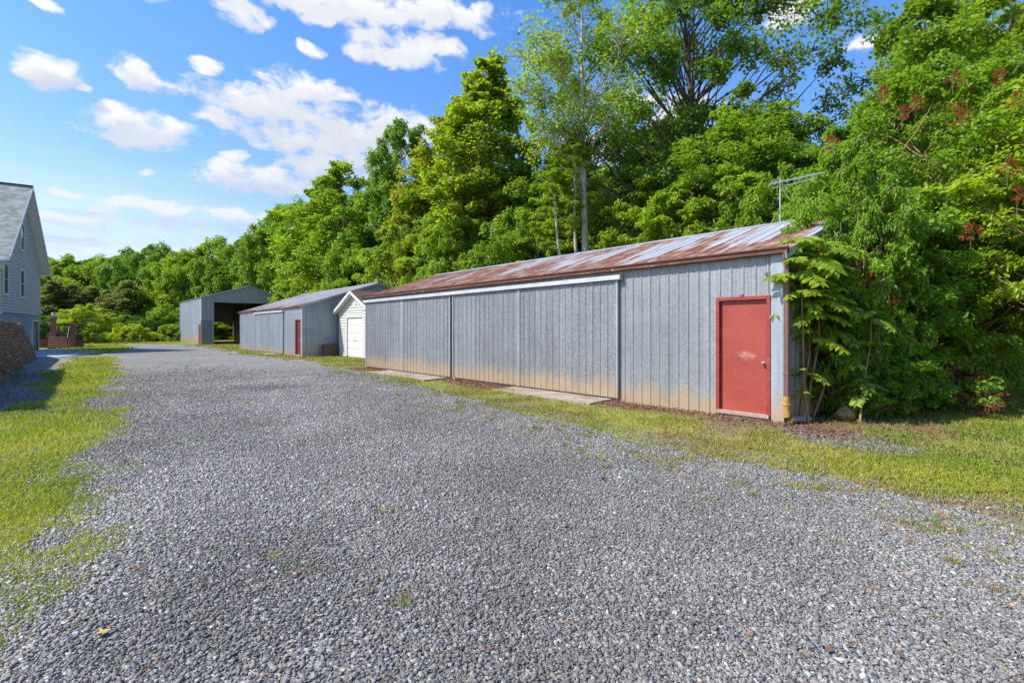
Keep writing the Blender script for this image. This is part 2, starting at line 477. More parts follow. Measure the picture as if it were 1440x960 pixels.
# ------------------------------------------------------------------ world, sun, camera
SUN_EL = R(48); SUN_AZ_X, SUN_AZ_Y = -.97, -.24     # horizontal direction towards the sun
def build_world():
    w = bpy.data.worlds.new('World'); SC.world = w; w.use_nodes = True
    nt = w.node_tree; nt.nodes.clear(); N = NT(nt)
    out = N.n('ShaderNodeOutputWorld')
    sky = N.n('ShaderNodeTexSky', sky_type='NISHITA'); sky.sun_disc = False
    sky.sun_elevation = SUN_EL; sky.sun_rotation = math.atan2(SUN_AZ_X, SUN_AZ_Y)
    sky.air_density = 1.0; sky.dust_density = .35; sky.ozone_density = 2.5
    hsv = N.n('ShaderNodeHueSaturation'); hsv.inputs['Saturation'].default_value = 1.2
    N.l(sky.outputs[0], hsv.inputs['Color'])
    tc = N.n('ShaderNodeTexCoord'); d = tc.outputs['Generated']
    sx = N.n('ShaderNodeSeparateXYZ'); N.l(d, sx.inputs[0])
    az = N.math('ARCTAN2', sx.outputs[0], sx.outputs[1])
    el = N.math('ARCSINE', sx.outputs[2])
    tint = N.mix(N.rng(el, .05, .65), c4(.88,.70,.77), c4(.64,.78,.92))
    b1 = N.n('ShaderNodeBackground'); N.l(N.mix(1.0, hsv.outputs[0], tint, 'MULTIPLY'), b1.inputs[0]); b1.inputs[1].default_value = SKY_STR
    cp = N.n('ShaderNodeCombineXYZ'); N.l(az, cp.inputs[0]); N.l(el, cp.inputs[1])
    P = cp.outputs[0]
    # warp
    def vm(op, a, b=None, c=None):
        x = N.n('ShaderNodeVectorMath', operation=op)
        for i, q in enumerate((a, b, c)):
            if q is None: continue
            if isinstance(q, tuple): x.inputs[i].default_value = q
            else: N.l(q, x.inputs[i])
        return x
    nw = N.n('ShaderNodeTexNoise'); N.l(N.mapv(P, (1, 1.5, 1)), nw.inputs['Vector']); nw.inputs['Scale'].default_value = 11; nw.inputs['Detail'].default_value = 5
    off = vm('SUBTRACT', nw.outputs['Color'], (.5,.5,.5)).outputs[0]
    off = vm('MULTIPLY', off, (.055,.04,0)).outputs[0]
    PW = vm('ADD', P, off).outputs[0]
    ells = [(70,100,44,23,1),(188,104,32,22,1),(117,125,12,8,.9),(295,95,19,12,.95),(195,184,72,27,1),(170,158,24,14,.9),(390,152,110,22,1),(430,125,62,20,.9),(310,165,45,16,.9),(470,196,120,33,1),(560,182,55,28,.9),
            (375,252,95,19,1),(475,235,80,22,.9),(470,8,170,28,1),(620,22,95,22,.95),(340,20,40,22,1),(560,78,62,20,1),(610,68,42,17,1),(530,52,40,18,.8),(440,67,16,9,.75),(62,2,20,10,.9),(205,-2,30,8,.8),
            (220,290,90,11,.85),(330,300,70,12,.75),(110,294,60,8,.7),(140,312,150,12,.8),(100,271,50,5,.7),(340,318,110,12,.65),(205,241,14,4,.7),(330,222,16,7,.7),
            (1115,18,40,26,.9),(955,160,45,28,.85),(900,140,30,18,.8),(1215,60,30,12,.6),(840,215,50,20,.8),(760,320,80,30,.7),(120,345,200,18,.6),(1380,150,60,26,.6)]
    def dens(Pv):
        acc = None
        for (px, py, hw, hh, w_) in ells:
            u = (px-CX)/F; v = (HZ-py)/F
            a = math.atan(u); e = math.atan(v/math.sqrt(1+u*u))
            hw *= 1.22; hh *= 1.2; da = hw/F/(1+u*u); de = hh/F/math.sqrt(1+u*u)*math.cos(e)**2
            s = (1/da, 1/de, 0.0); c = (-a/da, -e/de, 0.0)
            q = vm('MULTIPLY_ADD', Pv, s, c).outputs[0]
            L = vm('DOT_PRODUCT', q, q).outputs['Value']
            L = N.math('MULTIPLY_ADD', L, -w_, w_)
            acc = L if acc is None else N.math('MAXIMUM', acc, L)
        return acc
    D1 = dens(PW)
    n1 = N.noise(N.mapv(PW, (1, 1.6, 1)), 22, 7, .60)
    n2 = N.noise(N.mapv(P, (1, 1.5, 1)), 6, 4, .5)
    F1 = N.math('ADD', N.math('MAXIMUM', D1, -1.2), N.math('MULTIPLY_ADD', n1, 3.3, -1.7))
    mask = N.rng(F1, -.15, .80, 0, 1, True)
    # underside: how much cloud lies just above
    PU = vm('ADD', PW, (-.012, .024, 0)).outputs[0]
    D2 = dens(PU)
    n1u = N.noise(N.mapv(PU, (1, 1.6, 1)), 22, 5, .60)
    F2 = N.math('ADD', N.math('MAXIMUM', D2, -1.2), N.math('MULTIPLY_ADD', n1u, 1.9, -.95))
    under = N.math('MULTIPLY', N.rng(F2, -.7, .9, 0, 1, True), N.rng(n2, .3, .7, .65, 1.1))
    low = N.rng(el, .15, .50, 1, .45)
    sh = N.math('MULTIPLY', under, low, clamp=True)
    ccol = N.mix(sh, c4(1.0,1.0,1.0), c4(.56,.63,.76))
    mask = N.math('MULTIPLY', mask, N.rng(el, .10, .34, .72, .97))
    veil = N.math('MULTIPLY', N.rng(el, .0, .32, .80, 0, True), N.rng(N.noise(N.mapv(P, (1, 6, 1)), 4, 4, .55), .3, .7, .7, 1.1))
    ccol = N.mix(N.math('MULTIPLY', veil, .8), ccol, c4(.60,.69,.84))
    mask = N.math('MAXIMUM', mask, veil)
    b2 = N.n('ShaderNodeBackground'); N.l(ccol, b2.inputs[0]); b2.inputs[1].default_value = CLOUD_STR
    mx = N.n('ShaderNodeMixShader'); N.l(mask, mx.inputs[0]); N.l(b1.outputs[0], mx.inputs[1]); N.l(b2.outputs[0], mx.inputs[2])
    N.l(mx.outputs[0], out.inputs[0])
SKY_STR = .15; CLOUD_STR = .49
build_world()
sl = bpy.data.lights.new('sun', 'SUN'); sl.energy = 3.2; sl.angle = R(.53); sl.color = (1.0, .95, .86)
so = link(bpy.data.objects.new('sun', sl))
sd = Vector((SUN_AZ_X, SUN_AZ_Y, 0)).normalized()*math.cos(SUN_EL) + Vector((0,0,math.sin(SUN_EL)))
so.rotation_euler = sd.to_track_quat('Z', 'Y').to_euler(); so.location = sd*60
cam = bpy.data.cameras.new('camera'); cam.sensor_width = 36; cam.lens = F/1440*36; cam.shift_y = -(480-HZ)/1440
cam.clip_end = 3000; cam.clip_start = .05
co = link(bpy.data.objects.new('camera', cam)); co.location = (0, 0, EYE); co.rotation_euler = (R(90), 0, 0)
SC.camera = co
SC.view_settings.view_transform = 'Standard'; SC.view_settings.look = 'None'; SC.view_settings.gamma = 1; SC.view_settings.exposure = 1.06
SC.view_settings.use_curve_mapping = False
SC.render.engine = 'CYCLES'
cy = SC.cycles
cy.use_denoising = True
try: cy.denoiser = 'OPENIMAGEDENOISE'; cy.denoising_input_passes = 'RGB_ALBEDO_NORMAL'; cy.denoising_prefilter = 'ACCURATE'
except Exception: pass
cy.max_bounces = 9; cy.diffuse_bounces = 5; cy.glossy_bounces = 2; cy.transmission_bounces = 7; cy.transparent_max_bounces = 4
cy.sample_clamp_indirect = 6; cy.caustics_reflective = False; cy.caustics_refractive = False
SC.render.film_transparent = False

# ------------------------------------------------------------------ ground zones
def seg_sd(poly, x, y):
    """signed distance to a closed polygon, positive inside"""
    P = np.array(poly, float); Q = np.roll(P, -1, 0)
    d2 = np.full(x.shape, 1e18); inside = np.zeros(x.shape, bool)
    for (ax, ay), (bx, by) in zip(P, Q):
        ex, ey = bx-ax, by-ay; wx, wy = x-ax, y-ay
        t = np.clip((wx*ex+wy*ey)/(ex*ex+ey*ey+1e-12), 0, 1)
        d2 = np.minimum(d2, (wx-ex*t)**2+(wy-ey*t)**2)
        c = ((ay > y) != (by > y)) & (x < (bx-ax)*(y-ay)/(by-ay+1e-12)+ax)
        inside ^= c
    return np.where(inside, 1, -1)*np.sqrt(d2)

EDGE = [(13,-9),(8.6,.5),(6.2,3.0)] + [G(*p) for p in ((1440,737),(1300,706),(1200,682),(1100,662),(1000,642),(900,620),(800,596),(700,574),(600,546),(520,525),(430,506),(345,497),(300,487.5),(262,484.5))] 
GRAVEL = EDGE + [(-44,58), (-44.1,55.5), (-35.5,47), (-31,40), (-27.5,33.5), (-28.0,30.5), (-27.2,28.0), (-20.8,20.6), (-16.2,15.2), (-12.5,8), (-13,-9)]
STRIP = [G(150,502),G(154,520),G(142,560),G(152,590),G(126,640),G(92,690),(-4.5,4.55),(-5.6,4.1),(-8.2,4.7),(-10.2,8.6),G(20,571),G(68,541),G(106,511),G(118,503)]
PATCHY = [G(140,640),G(132,700),G(122,800),G(60,885),G(0,915),(-3.2,1.2),(-9.5,1.5),(-9.0,6.0),(-5.4,5.6)]
def gz(x, y):
    return .035*(fbm(x*.35+40, y*.35+9, 5, 3)-.5) + .010*(fbm(x*1.7, y*1.7, 8, 2)-.5)
def gravel_sd(x, y):
    dist = np.sqrt(x*x+y*y)
    amp = np.clip(.045*dist, .34, .8)
    nz = (fbm(x*1.1+7, y*1.1+3, 11, 4)-.5)*2*amp
    a = seg_sd(GRAVEL, x, y)
    b = -seg_sd(STRIP, x, y)
    return np.minimum(a + nz*.8, b + nz*1.3)
BX, BY = 4.907, 9.015
def barn1_local(x, y):
    u = (x-BX)*DX + (y-BY)*DY; v = (x-BX)*(-DY) + (y-BY)*DX
    return u, v
def litter_amt(x, y):
    u, v = barn1_local(x, y)
    n = fbm(x*.9, y*.9, 33, 4)
    near = sstep(1.25, .2, v + (n-.5)*1.6)*(u > -1.2)*(u < 17.5)*(v > -.3)
    side = sstep(2.0, .5, np.hypot(x-6.6, (y-10.3))/1.6 + (n-.5)*1.2)*(v < 1.0)
    wood = sstep(1.0, 3.5, -v-7)
    return np.clip(np.maximum(np.maximum(near*.95, side*.9), wood), 0, 1)
PATHLET = [G(1110,600),G(1250,618),G(1300,640),G(1220,636),G(1130,614)]
def lane_amt(x, y):
    return sstep(-.25, .15, seg_sd(PATHLET, x, y) + (fbm(x*2, y*2, 71, 3)-.5)*.7)

def axis(lo, hi, a, b, step, grow=1.12):
    v = list(np.arange(a, b+1e-6, step)); s = step; t = v[-1]
    while t < hi: s *= grow; t += s; v.append(min(t, hi))
    s = step; t = a; pre = []
    while t > lo: s *= grow; t -= s; pre.append(max(t, lo))
    return np.array(pre[::-1] + v)

def grid(xs, ys):
    X, Y = np.meshgrid(xs, ys); nx, ny = len(xs), len(ys)
    i = np.arange(nx*ny).reshape(ny, nx)
    q = np.stack([i[:-1,:-1], i[:-1,1:], i[1:,1:], i[1:,:-1]], -1).reshape(-1, 4)
    return X.ravel(), Y.ravel(), q

def make_ground():
    X, Y, q = grid(axis(-700, 700, -26, 18, .2), axis(-400, 900, 0, 40, .2))
    Z = gz(X, Y) * sstep(200, 60, np.hypot(X, Y)) - .012
    n = fbm(X*.8, Y*.8, 21, 4)
    lit = litter_amt(X, Y)
    gr = np.clip(sstep(.30, .55, n)*.9+.1, 0, 1)*(1-lit*.8)
    me = np_mesh('ground', np.stack([X, Y, Z], 1), q.ravel(), np.arange(len(q))*4,
                 {'gr': ('FLOAT', 'POINT', gr), 'di': ('FLOAT', 'POINT', lit), 'st': ('FLOAT', 'POINT', lane_amt(X, Y))})
    me.shade_smooth()
    tag(obj('ground', me, M['ground']), 'grass and bare soil around the gravel drive', 'ground', kind='structure')

def make_gravel():
    X, Y, q = grid(axis(-46, 14, -9, 8, .09, 1.02), axis(-9, 61, 1.5, 11, .09, 1.02))
    s = gravel_sd(X, Y)
    keep = (s[q] > 0).any(1)
    # pull the outside corners of kept faces onto the edge
    used = np.zeros(len(X), bool); used[q[keep].ravel()] = True
    mv = used & (s < 0)
    e = .02
    x, y = X[mv], Y[mv]
    for it in range(2):
        s0 = gravel_sd(x, y); gx = (gravel_sd(x+e, y)-s0)/e; gy = (gravel_sd(x, y+e)-s0)/e
        g2 = gx*gx+gy*gy+.05
        st = np.clip(-s0/g2, -.3, .3)
        x = x + np.clip(st*gx, -.12, .12); y = y + np.clip(st*gy, -.12, .12)
    X[mv] = x; Y[mv] = y
    idx = np.cumsum(used)-1
    q2 = idx[q[keep]]
    X, Y = X[used], Y[used]
    Z = gz(X, Y)
    moss = sstep(-.5, .4, seg_sd(PATCHY, X, Y)+(fbm(X*.9, Y*.9, 4, 3)-.5)*1.2)*.9
    moss = np.maximum(moss, sstep(-1.3, -.1, seg_sd(STRIP, X, Y)+(fbm(X*.8, Y*.8, 14, 3)-.5)*1.2)*.8)
    nr = np.array(EDGE); 
    de = np.abs(seg_sd(EDGE+[(40,60),(40,-9)], X, Y))
    moss = np.maximum(moss, sstep(1.1, .1, de)*.35)
    me = np_mesh('gravel_drive', np.stack([X, Y, Z], 1), q2.ravel(), np.arange(len(q2))*4, {'moss': ('FLOAT', 'POINT', moss)})
    me.shade_smooth()
    tag(obj('gravel_drive', me, M['gravel']), 'wide drive of blue grey crushed stone', 'gravel drive', kind='structure')

def stones():
    rg = np.random.default_rng(3)
    # candidates over the near drive, thinning with distance
    n = 1950000
    u = rg.random(n); y = 1.2 + 24*u**2.1
    hw = 1.18*y + 1.2
    x = (rg.random(n)*2-1)*hw
    wgt = hw/(1.18*25.2+1.2)
    k = rg.random(n) < np.clip(wgt*1.5+.25, 0, 1)*sstep(25, 7.0, y)
    x, y = x[k], y[k]
    gsd = gravel_sd(x, y); ok = (gsd > .0) | ((gsd > -.7) & (rg.random(len(x)) < .16)) | ((lane_amt(x, y) > .4) & (rg.random(len(x)) < .6))
    x, y = x[ok], y[ok]
    n = len(x)
    d = np.hypot(x, y)
    mo = np.clip(sstep(-.2, .4, seg_sd(PATCHY, x, y)), 0, 1)*sstep(.42, .6, fbm(x*2.1, y*2.1, 91, 3))
    fines = sstep(.56, .74, fbm(x*.8+11, y*.5, 23, 4))
    kk = rg.random(n) > np.maximum(mo*.55, fines*.7)
    x, y, d = x[kk], y[kk], d[kk]; n = len(x)
    size = rg.lognormal(math.log(.0060), .40, n)*(1+np.clip(d-4, 0, 18)*.04)
    size = np.clip(size, .0036, .0145*(1+np.clip(d-8, 0, 16)*.03))
    corner = np.array([(-1,-1,-1),(1,-1,-1),(1,1,-1),(-1,1,-1),(-1,-1,1),(1,-1,1),(1,1,1),(-1,1,1)], float)
    V = corner[None] * (1 + rg.uniform(-.60, .34, (n, 8, 3)))
    V *= np.stack([rg.uniform(.8,1.45,n), rg.uniform(.7,1.05,n), rg.uniform(.30,.62,n)], 1)[:, None, :]
    # random tilt
    def rot(V, ax, a):
        c, s = np.cos(a)[:, None], np.sin(a)[:, None]; i, j = [(1,2),(2,0),(0,1)][ax]
        A = V[..., i]*c - V[..., j]*s; B = V[..., i]*s + V[..., j]*c
        V = V.copy(); V[..., i] = A; V[..., j] = B; return V
    V = rot(V, 0, rg.normal(0, .34, n)); V = rot(V, 1, rg.normal(0, .34, n)); V = rot(V, 2, rg.uniform(0, 6.28, n))
    V *= size[:, None, None]
    V[..., 0] += x[:, None]; V[..., 1] += y[:, None]; V[..., 2] += (gz(x, y) + size*.25 + rg.uniform(0, .004, n))[:, None]
    fq = np.array([(3,2,1,0),(4,5,6,7),(0,1,5,4),(1,2,6,5),(2,3,7,6),(3,0,4,7)])
    loops = (fq[None] + (np.arange(n)*8)[:, None, None]).reshape(-1)
    tone = rg.lognormal(0, .30, n)*(.86+.3*fbm(x*.22*3, y*.22*3, 2, 3))
    base = np.array([.238,.224,.205])*tone[:, None]*(.52+.96*fbm(x*.55+3, y*.55, 19, 4))[:, None]*1.0
    r = rg.random(n)
    tn = r < .07; base[tn] = np.array([.27,.205,.15])*tone[tn, None]
    rd = (r > .07) & (r < .085); base[rd] = np.array([.21,.13,.09])*tone[rd, None]
    wh = r > .985; base[wh] = np.array([.40,.40,.40])*tone[wh, None]
    cols = np.clip(np.concatenate([base, np.ones((n, 1))], 1), 0, .75)
    cf = np.repeat(cols, 6, 0)
    me = np_mesh('gravel_stones', V.reshape(-1, 3), loops, np.arange(n*6)*4, {'col': ('FLOAT_COLOR', 'FACE', cf)})
    tag(obj('gravel_stones', me, M['stone']), 'loose angular grey stones covering the near drive', 'gravel', kind='stuff')

def grass_field(name, label, pts_fn, n, seed, h0, cfun, patch=.45):
    rg = np.random.default_rng(seed)
    x, y, keep_p = pts_fn(rg, n)
    k = rg.random(len(x)) < keep_p
    x, y = x[k], y[k]; n = len(x)
    d = np.hypot(x, y)
    h = h0*(.5+rg.random(n)*.9)*(1+np.clip(d-6, 0, 30)*.028)*(.6+.9*fbm(x*1.3, y*1.3, 77, 3))
    w = (.0024+.0020*rg.random(n))*(1+np.clip(d-5, 0, 40)*.13)
    a = rg.uniform(0, 6.283, n); lean = rg.uniform(.2, 1.1, n); la = rg.uniform(0, 6.283, n)
    z = gz(x, y) - .008
    ca, sa = np.cos(a), np.sin(a)
    lx, ly = np.cos(la)*lean*h, np.sin(la)*lean*h
    P0 = np.stack([x-ca*w, y-sa*w, z], 1); P1 = np.stack([x+ca*w, y+sa*w, z], 1)
    Q0 = np.stack([x-ca*w*.8+lx*.4, y-sa*w*.8+ly*.4, z+h*.6], 1); Q1 = np.stack([x+ca*w*.8+lx*.4, y+sa*w*.8+ly*.4, z+h*.6], 1)
    T = np.stack([x+lx, y+ly, z+h*np.clip(1.1-lean*.45, .4, 1)], 1)
    V = np.stack([P0, P1, Q1, T, Q0], 1).reshape(-1, 3)
    loops = (np.array([0,1,2,4,4,2,3])[None] + (np.arange(n)*5)[:, None]).ravel()
    starts = (np.array([0,4])[None] + (np.arange(n)*7)[:, None]).ravel()
    c = cfun(x, y, rg); c = np.repeat(np.concatenate([c, np.ones((n, 1))], 1), 2, 0)
    me = np_mesh(name, V, loops, starts, {'col': ('FLOAT_COLOR', 'FACE', c)})
    return tag(obj(name, me, M['grass']), label, 'grass', kind='stuff')

def gcol(x, y, rg, yellow=.5, straw=.12):
    n = len(x)
    t = np.clip(fbm(x*.7+3, y*.7, 41, 3)*1.6-.3 + rg.normal(0, .18, n) + (yellow-.5), 0, 1)[:, None]
    c = (1-t)*np.array([.145,.265,.022]) + t*np.array([.44,.45,.045])
    s = rg.random(n) < straw*(.4+1.2*vnoise(x*1.1, y*1.1, 58))
    c[s] = np.array([.42,.31,.13])*rg.uniform(.7, 1.2, (s.sum(), 1))
    return c*rg.uniform(.75, 1.2, (n, 1))

def make_grass():
    def left(rg, n):
        y = 3.7 + 26.5*rg.random(n)**1.9; x0 = -.80*y-1.4
        x = x0 + rg.normal(0, 1, n)*(1.9+.05*y)
        s = seg_sd(STRIP, x, y) + (fbm(x*1.1+7, y*1.1+3, 11, 4)-.5)*.9
        p = sstep(.30, -.12, gravel_sd(x, y))*(seg_sd(STRIP, x, y) > -1.6)*np.clip(.35+1.5*(fbm(x*1.6, y*1.6, 6, 3)-.3), .25, 1)
        return x, y, p
    grass_field('verge_grass', 'bright yellow green grass strip left of the drive', left, 190000, 1, .055, lambda x, y, r: gcol(x, y, r, .68, .10))
    def patch(rg, n):
        y = 1.6 + 5.6*rg.random(n); x = -8.5 + 7.0*rg.random(n)
        x = np.where(rg.random(n) < .4, -.8*y-.9+rg.normal(0, .9, n), x)
        s = seg_sd(PATCHY, x, y)
        p = sstep(-.45, .3, s+(fbm(x*.9, y*.9, 4, 3)-.5)*1.2)*sstep(.37, .56, fbm(x*1.9, y*1.9, 12, 4))
        return x, y, p
    grass_field('sparse_grass', 'thin yellowing grass growing through gravel at lower left', patch, 170000, 2, .038, lambda x, y, r: gcol(x, y, r, .8, .10))
    nrm = EDGE[2:]
    def right(rg, n):
        y = 3.2 + 52*rg.random(n)**3.0
        ex = np.interp(y, [p[1] for p in nrm[1:]], [p[0] for p in nrm[1:]])
        x = ex + rg.uniform(-1.6, 4.6, n)*(.8+.012*y)
        g = gravel_sd(x, y)
        u, v = barn1_local(x, y)
        on = sstep(.30, -.45, g)
        lit = litter_amt(x, y)
        p = on*np.clip(1-lit*1.15, .03, 1)*np.clip(sstep(.42,.64,fbm(x*1.5, y*1.5, 26, 4))*.8, .05, 1)*(1-.85*lane_amt(x, y))
        sp = sstep(1.5, .1, g)*(g > 0)*sstep(.62, .70, fbm(x*2.6, y*2.6, 55, 3))*.8   # tufts out in the gravel
        p = np.maximum(p, sp)
        p = np.where((v < .05) & (v > -7.5) & (u > -.1) & (u < 17.4), 0, p)
        return x, y, p
    grass_field('bank_grass', 'patchy grass band between the drive and the sheds', right, 420000, 4, .048, lambda x, y, r: gcol(x, y, r, .36, .50))
    def lawn(rg, n):
        y = 5.2 + 15*rg.random(n)**1.5; x = (.62 + .75*rg.random(n))*y + rg.normal(0, .4, n)
        g = gravel_sd(x, y); lit = litter_amt(x, y)
        p = sstep(.0, -.5, g)*np.clip(1-lit, .05, 1)*np.clip(sstep(.34,.60,fbm(x*1.3, y*1.3, 66, 4)), .08, 1)*(1-.8*lane_amt(x, y))
        return x, y, p
    grass_field('lawn_grass', 'lawn beside the bushes at the right of the long barn', lawn, 260000, 5, .048, lambda x, y, r: gcol(x, y, r, .28, .26))
    def far(rg, n):
        y = 34 + 34*rg.random(n); x = -50 + 26*rg.random(n)
        g = gravel_sd(x, y); s = seg_sd([(-27.4,31),(-31,41),(-34,47),(-44,57),(-40,60.5),(-30,61),(-60,75),(-60,58),(-43,49),(-38,44)], x, y)
        return x, y, sstep(.2, -.3, g)*sstep(-2, .5, s)
    grass_field('far_grass', 'sunlit grass at the far end of the drive', far, 40000, 6, .07, lambda x, y, r: gcol(x, y, r, .75, .08))

def make_litter():
    rg = np.random.default_rng(9); n = 34000
    u = rg.uniform(-2.5, 17.4, n)**1.0; v = np.abs(rg.normal(0, .8, n))+.03
    x = BX + DX*u - DY*v; y = BY + DY*u + DX*v
    m = n//3
    x[:m] = rg.uniform(5.0, 10.2, m); y[:m] = rg.uniform(7.6, 13, m)
    x[:900] = rg.uniform(-5, 9, 900); y[:900] = rg.uniform(2.4, 12, 900)
    tt_ = rg.random(5000); x[900:5900] = 5.2-7.5*tt_+rg.uniform(0, 6, 5000)*(1-.5*tt_); y[900:5900] = 4.2+9*tt_+rg.normal(0, .7, 5000)
    p = litter_amt(x, y); p[:900] = .5; p[900:5900] = np.maximum(p[900:5900], .75)*(gravel_sd(x[900:5900], y[900:5900]) < .6)
    uu, vv = barn1_local(x, y)
    p = np.where((vv < .03) & (uu > -.03), 0, p)
    k = rg.random(n) < p; x, y = x[k], y[k]; n = len(x)
    s = rg.uniform(.012, .032, n); a = rg.uniform(0, 6.28, n); z = gz(x, y)+rg.uniform(.004, .03, n)
    c, s_ = np.cos(a), np.sin(a); tz = rg.normal(0, .35, n)*s
    P = [np.stack([x+c*s, y+s_*s, z+tz], 1), np.stack([x-s_*s*.55, y+c*s*.55, z+rg.normal(0,.3,n)*s], 1), np.stack([x-c*s, y-s_*s, z-tz*.3], 1), np.stack([x+s_*s*.55, y-c*s*.55, z+rg.normal(0,.3,n)*s], 1)]
    V = np.stack(P, 1).reshape(-1, 3)
    t = rg.random((n, 1)); col = (1-t)*np.array([.11,.045,.025]) + t*np.array([.30,.17,.10])
    loops = (np.array([0,1,2,0,2,3])[None]+(np.arange(n)*4)[:, None]).ravel()
    me = np_mesh('fallen_leaves', V, loops, np.arange(2*n)*3, {'col': ('FLOAT_COLOR', 'FACE', np.repeat(np.concatenate([col, np.ones((n,1))], 1), 2, 0))})
    tag(obj('fallen_leaves', me, M['litter']), 'brown dry leaves along the foot of the long barn', 'leaf litter', kind='stuff')

def weeds():
    rg = np.random.default_rng(77); V = []; C = []
    ey = [p[1] for p in EDGE[3:]]; ex = [p[0] for p in EDGE[3:]]
    for i in range(330):
        if i < 250:
            y = 3.2+9*rg.random()**1.4; x = np.interp(y, ey, ex)-abs(rg.normal(0, .9))-.05
        else:
            y = 3+22*rg.random()**1.6; x = -.62*y+rg.normal(0, 1.0)
        if gravel_sd(np.array([x]), np.array([y]))[0] < .05: continue
        m = int(rg.integers(8, 46)); h = rg.uniform(.018, .06)*(1+.02*y); r = rg.uniform(.02, .09)
        brown = rg.random(); base = np.array([.16,.27,.03]) if brown < .4 else (np.array([.42,.36,.07]) if brown < .7 else np.array([.38,.23,.11]))
        a = rg.uniform(0, 6.28, m); q = r*rg.random(m)**.6; bx = x+np.cos(a)*q; by = y+np.sin(a)*q*.8
        hh = h*rg.uniform(.5, 1.3, m); la = a+rg.normal(0, .6, m); ln = rg.uniform(.3, 1.2, m)*hh; w = .0024*(1+.08*y)
        z = gz(bx, by); wa = rg.uniform(0, 6.28, m)
        V.append(np.stack([np.stack([bx-np.cos(wa)*w, by-np.sin(wa)*w, z],1), np.stack([bx+np.cos(wa)*w, by+np.sin(wa)*w, z],1), np.stack([bx+np.cos(la)*ln, by+np.sin(la)*ln, z+hh],1)],1).reshape(-1,3))
        C.append(np.clip(base*rg.uniform(.7,1.25,(m,1)), 0, 1))
    V = np.concatenate(V); C = np.concatenate(C); n = len(C)
    me = np_mesh('gravel_weeds', V, np.arange(3*n), np.arange(n)*3, {'col': ('FLOAT_COLOR','FACE', np.concatenate([C, np.ones((n,1))],1))})
    tag(obj('gravel_weeds', me, M['grass']), 'tiny weed tufts sprouting through the gravel near its edges', 'weeds', kind='stuff')
weeds()
make_ground(); make_gravel(); stones(); make_grass(); make_litter()

# ------------------------------------------------------------------ sheet metal barns
def ribbed(mb, u0, u1, z0, ztop, Mf, pitch=.2286, h=.019, th=.03, extra=(), minor=True):
    pts = []
    k = math.floor(u0/pitch)-1
    while k*pitch < u1:
        b = k*pitch
        pts += [(b, 0), (b+.018, h), (b+.040, h), (b+.058, 0)]
        if minor: pts += [(b+.10, 0), (b+.107, .004), (b+.123, .004), (b+.13, 0), (b+.165, 0), (b+.172, .004), (b+.188, .004), (b+.195, 0)]
        k += 1
    def off(u):
        for (a, ha), (b, hb) in zip(pts, pts[1:]):
            if a <= u <= b: return ha+(hb-ha)*(u-a)/max(b-a, 1e-9)
        return 0
    ins = [(u, o) for u, o in pts if u0 < u < u1] + [(e, off(e)) for e in extra if u0 < e < u1]
    prof = [(u0, off(u0))] + sorted(ins) + [(u1, off(u1))]
    n = len(prof); vs = []
    for u, o in prof:
        zt = ztop(u) if callable(ztop) else ztop
        vs += [Mf(u, o, z0), Mf(u, o, zt), Mf(u, -th, zt), Mf(u, -th, z0)]
    fs = []
    for i in range(n-1):
        a, b = 4*i, 4*i+4
        for j in range(4):
            fs.append((a+j, b+j, b+(j+1) % 4, a+(j+1) % 4))
    fs += [(3,2,1,0), (4*n-4, 4*n-3, 4*n-2, 4*n-1)]
    mb.add(vs, fs)

def FRONT(u, o, z): return (u, o, z)
def NEARG(W):
    return lambda u, o, z: (-o, -u, z)
def FARG(L):
    return lambda u, o, z: (L+o, -u, z)
def BACK(W):
    return lambda u, o, z: (u, -W-o, z)

def roof_parts(root, W, L, EH, P, mat, oh=.16, og=.12, lift=.05, trim='galv_trim'):
    r = None
    for side in (0, 1):
        mb = MB()
        def Mf(u, o, t, side=side):
            y = oh + t*(-W/2-oh)
            z = EH+lift+P*(-y) + o*.95
            y2 = y + (o*P*.3)
            if side: y2 = -W - y2
            return (u, y2, z)
        ribbed(mb, -og, L+og, 0, 1, Mf, pitch=.305, h=.02, th=.025)
        o = mb.build('roof_slope', mat, root)
        if r is None: r = o
    mb = MB(); zr = EH+lift+P*W/2+.022
    mb.extrude([(-.17,-.17*P),(0,.012),(.17,-.17*P),(.17,-.17*P-.012),(0,-.004),(-.17,-.17*P-.012)], lambda a, b: (-og-.01, -W/2+a, zr+b), lambda a, b: (L+og+.01, -W/2+a, zr+b))
    mb.build('ridge_cap', M[trim], root)
    for xe in (-og+.012, L+og-.012):
        mb = MB()
        for s in (1, -1):
            a = (xe, oh if s == 1 else -W-oh, EH+lift-P*oh-.075); b = (xe, -W/2, EH+lift+P*W/2-.075)
            mb.bar(a, b, .03, .13)
        mb.each('rake_trim', M[trim], root)
    return r

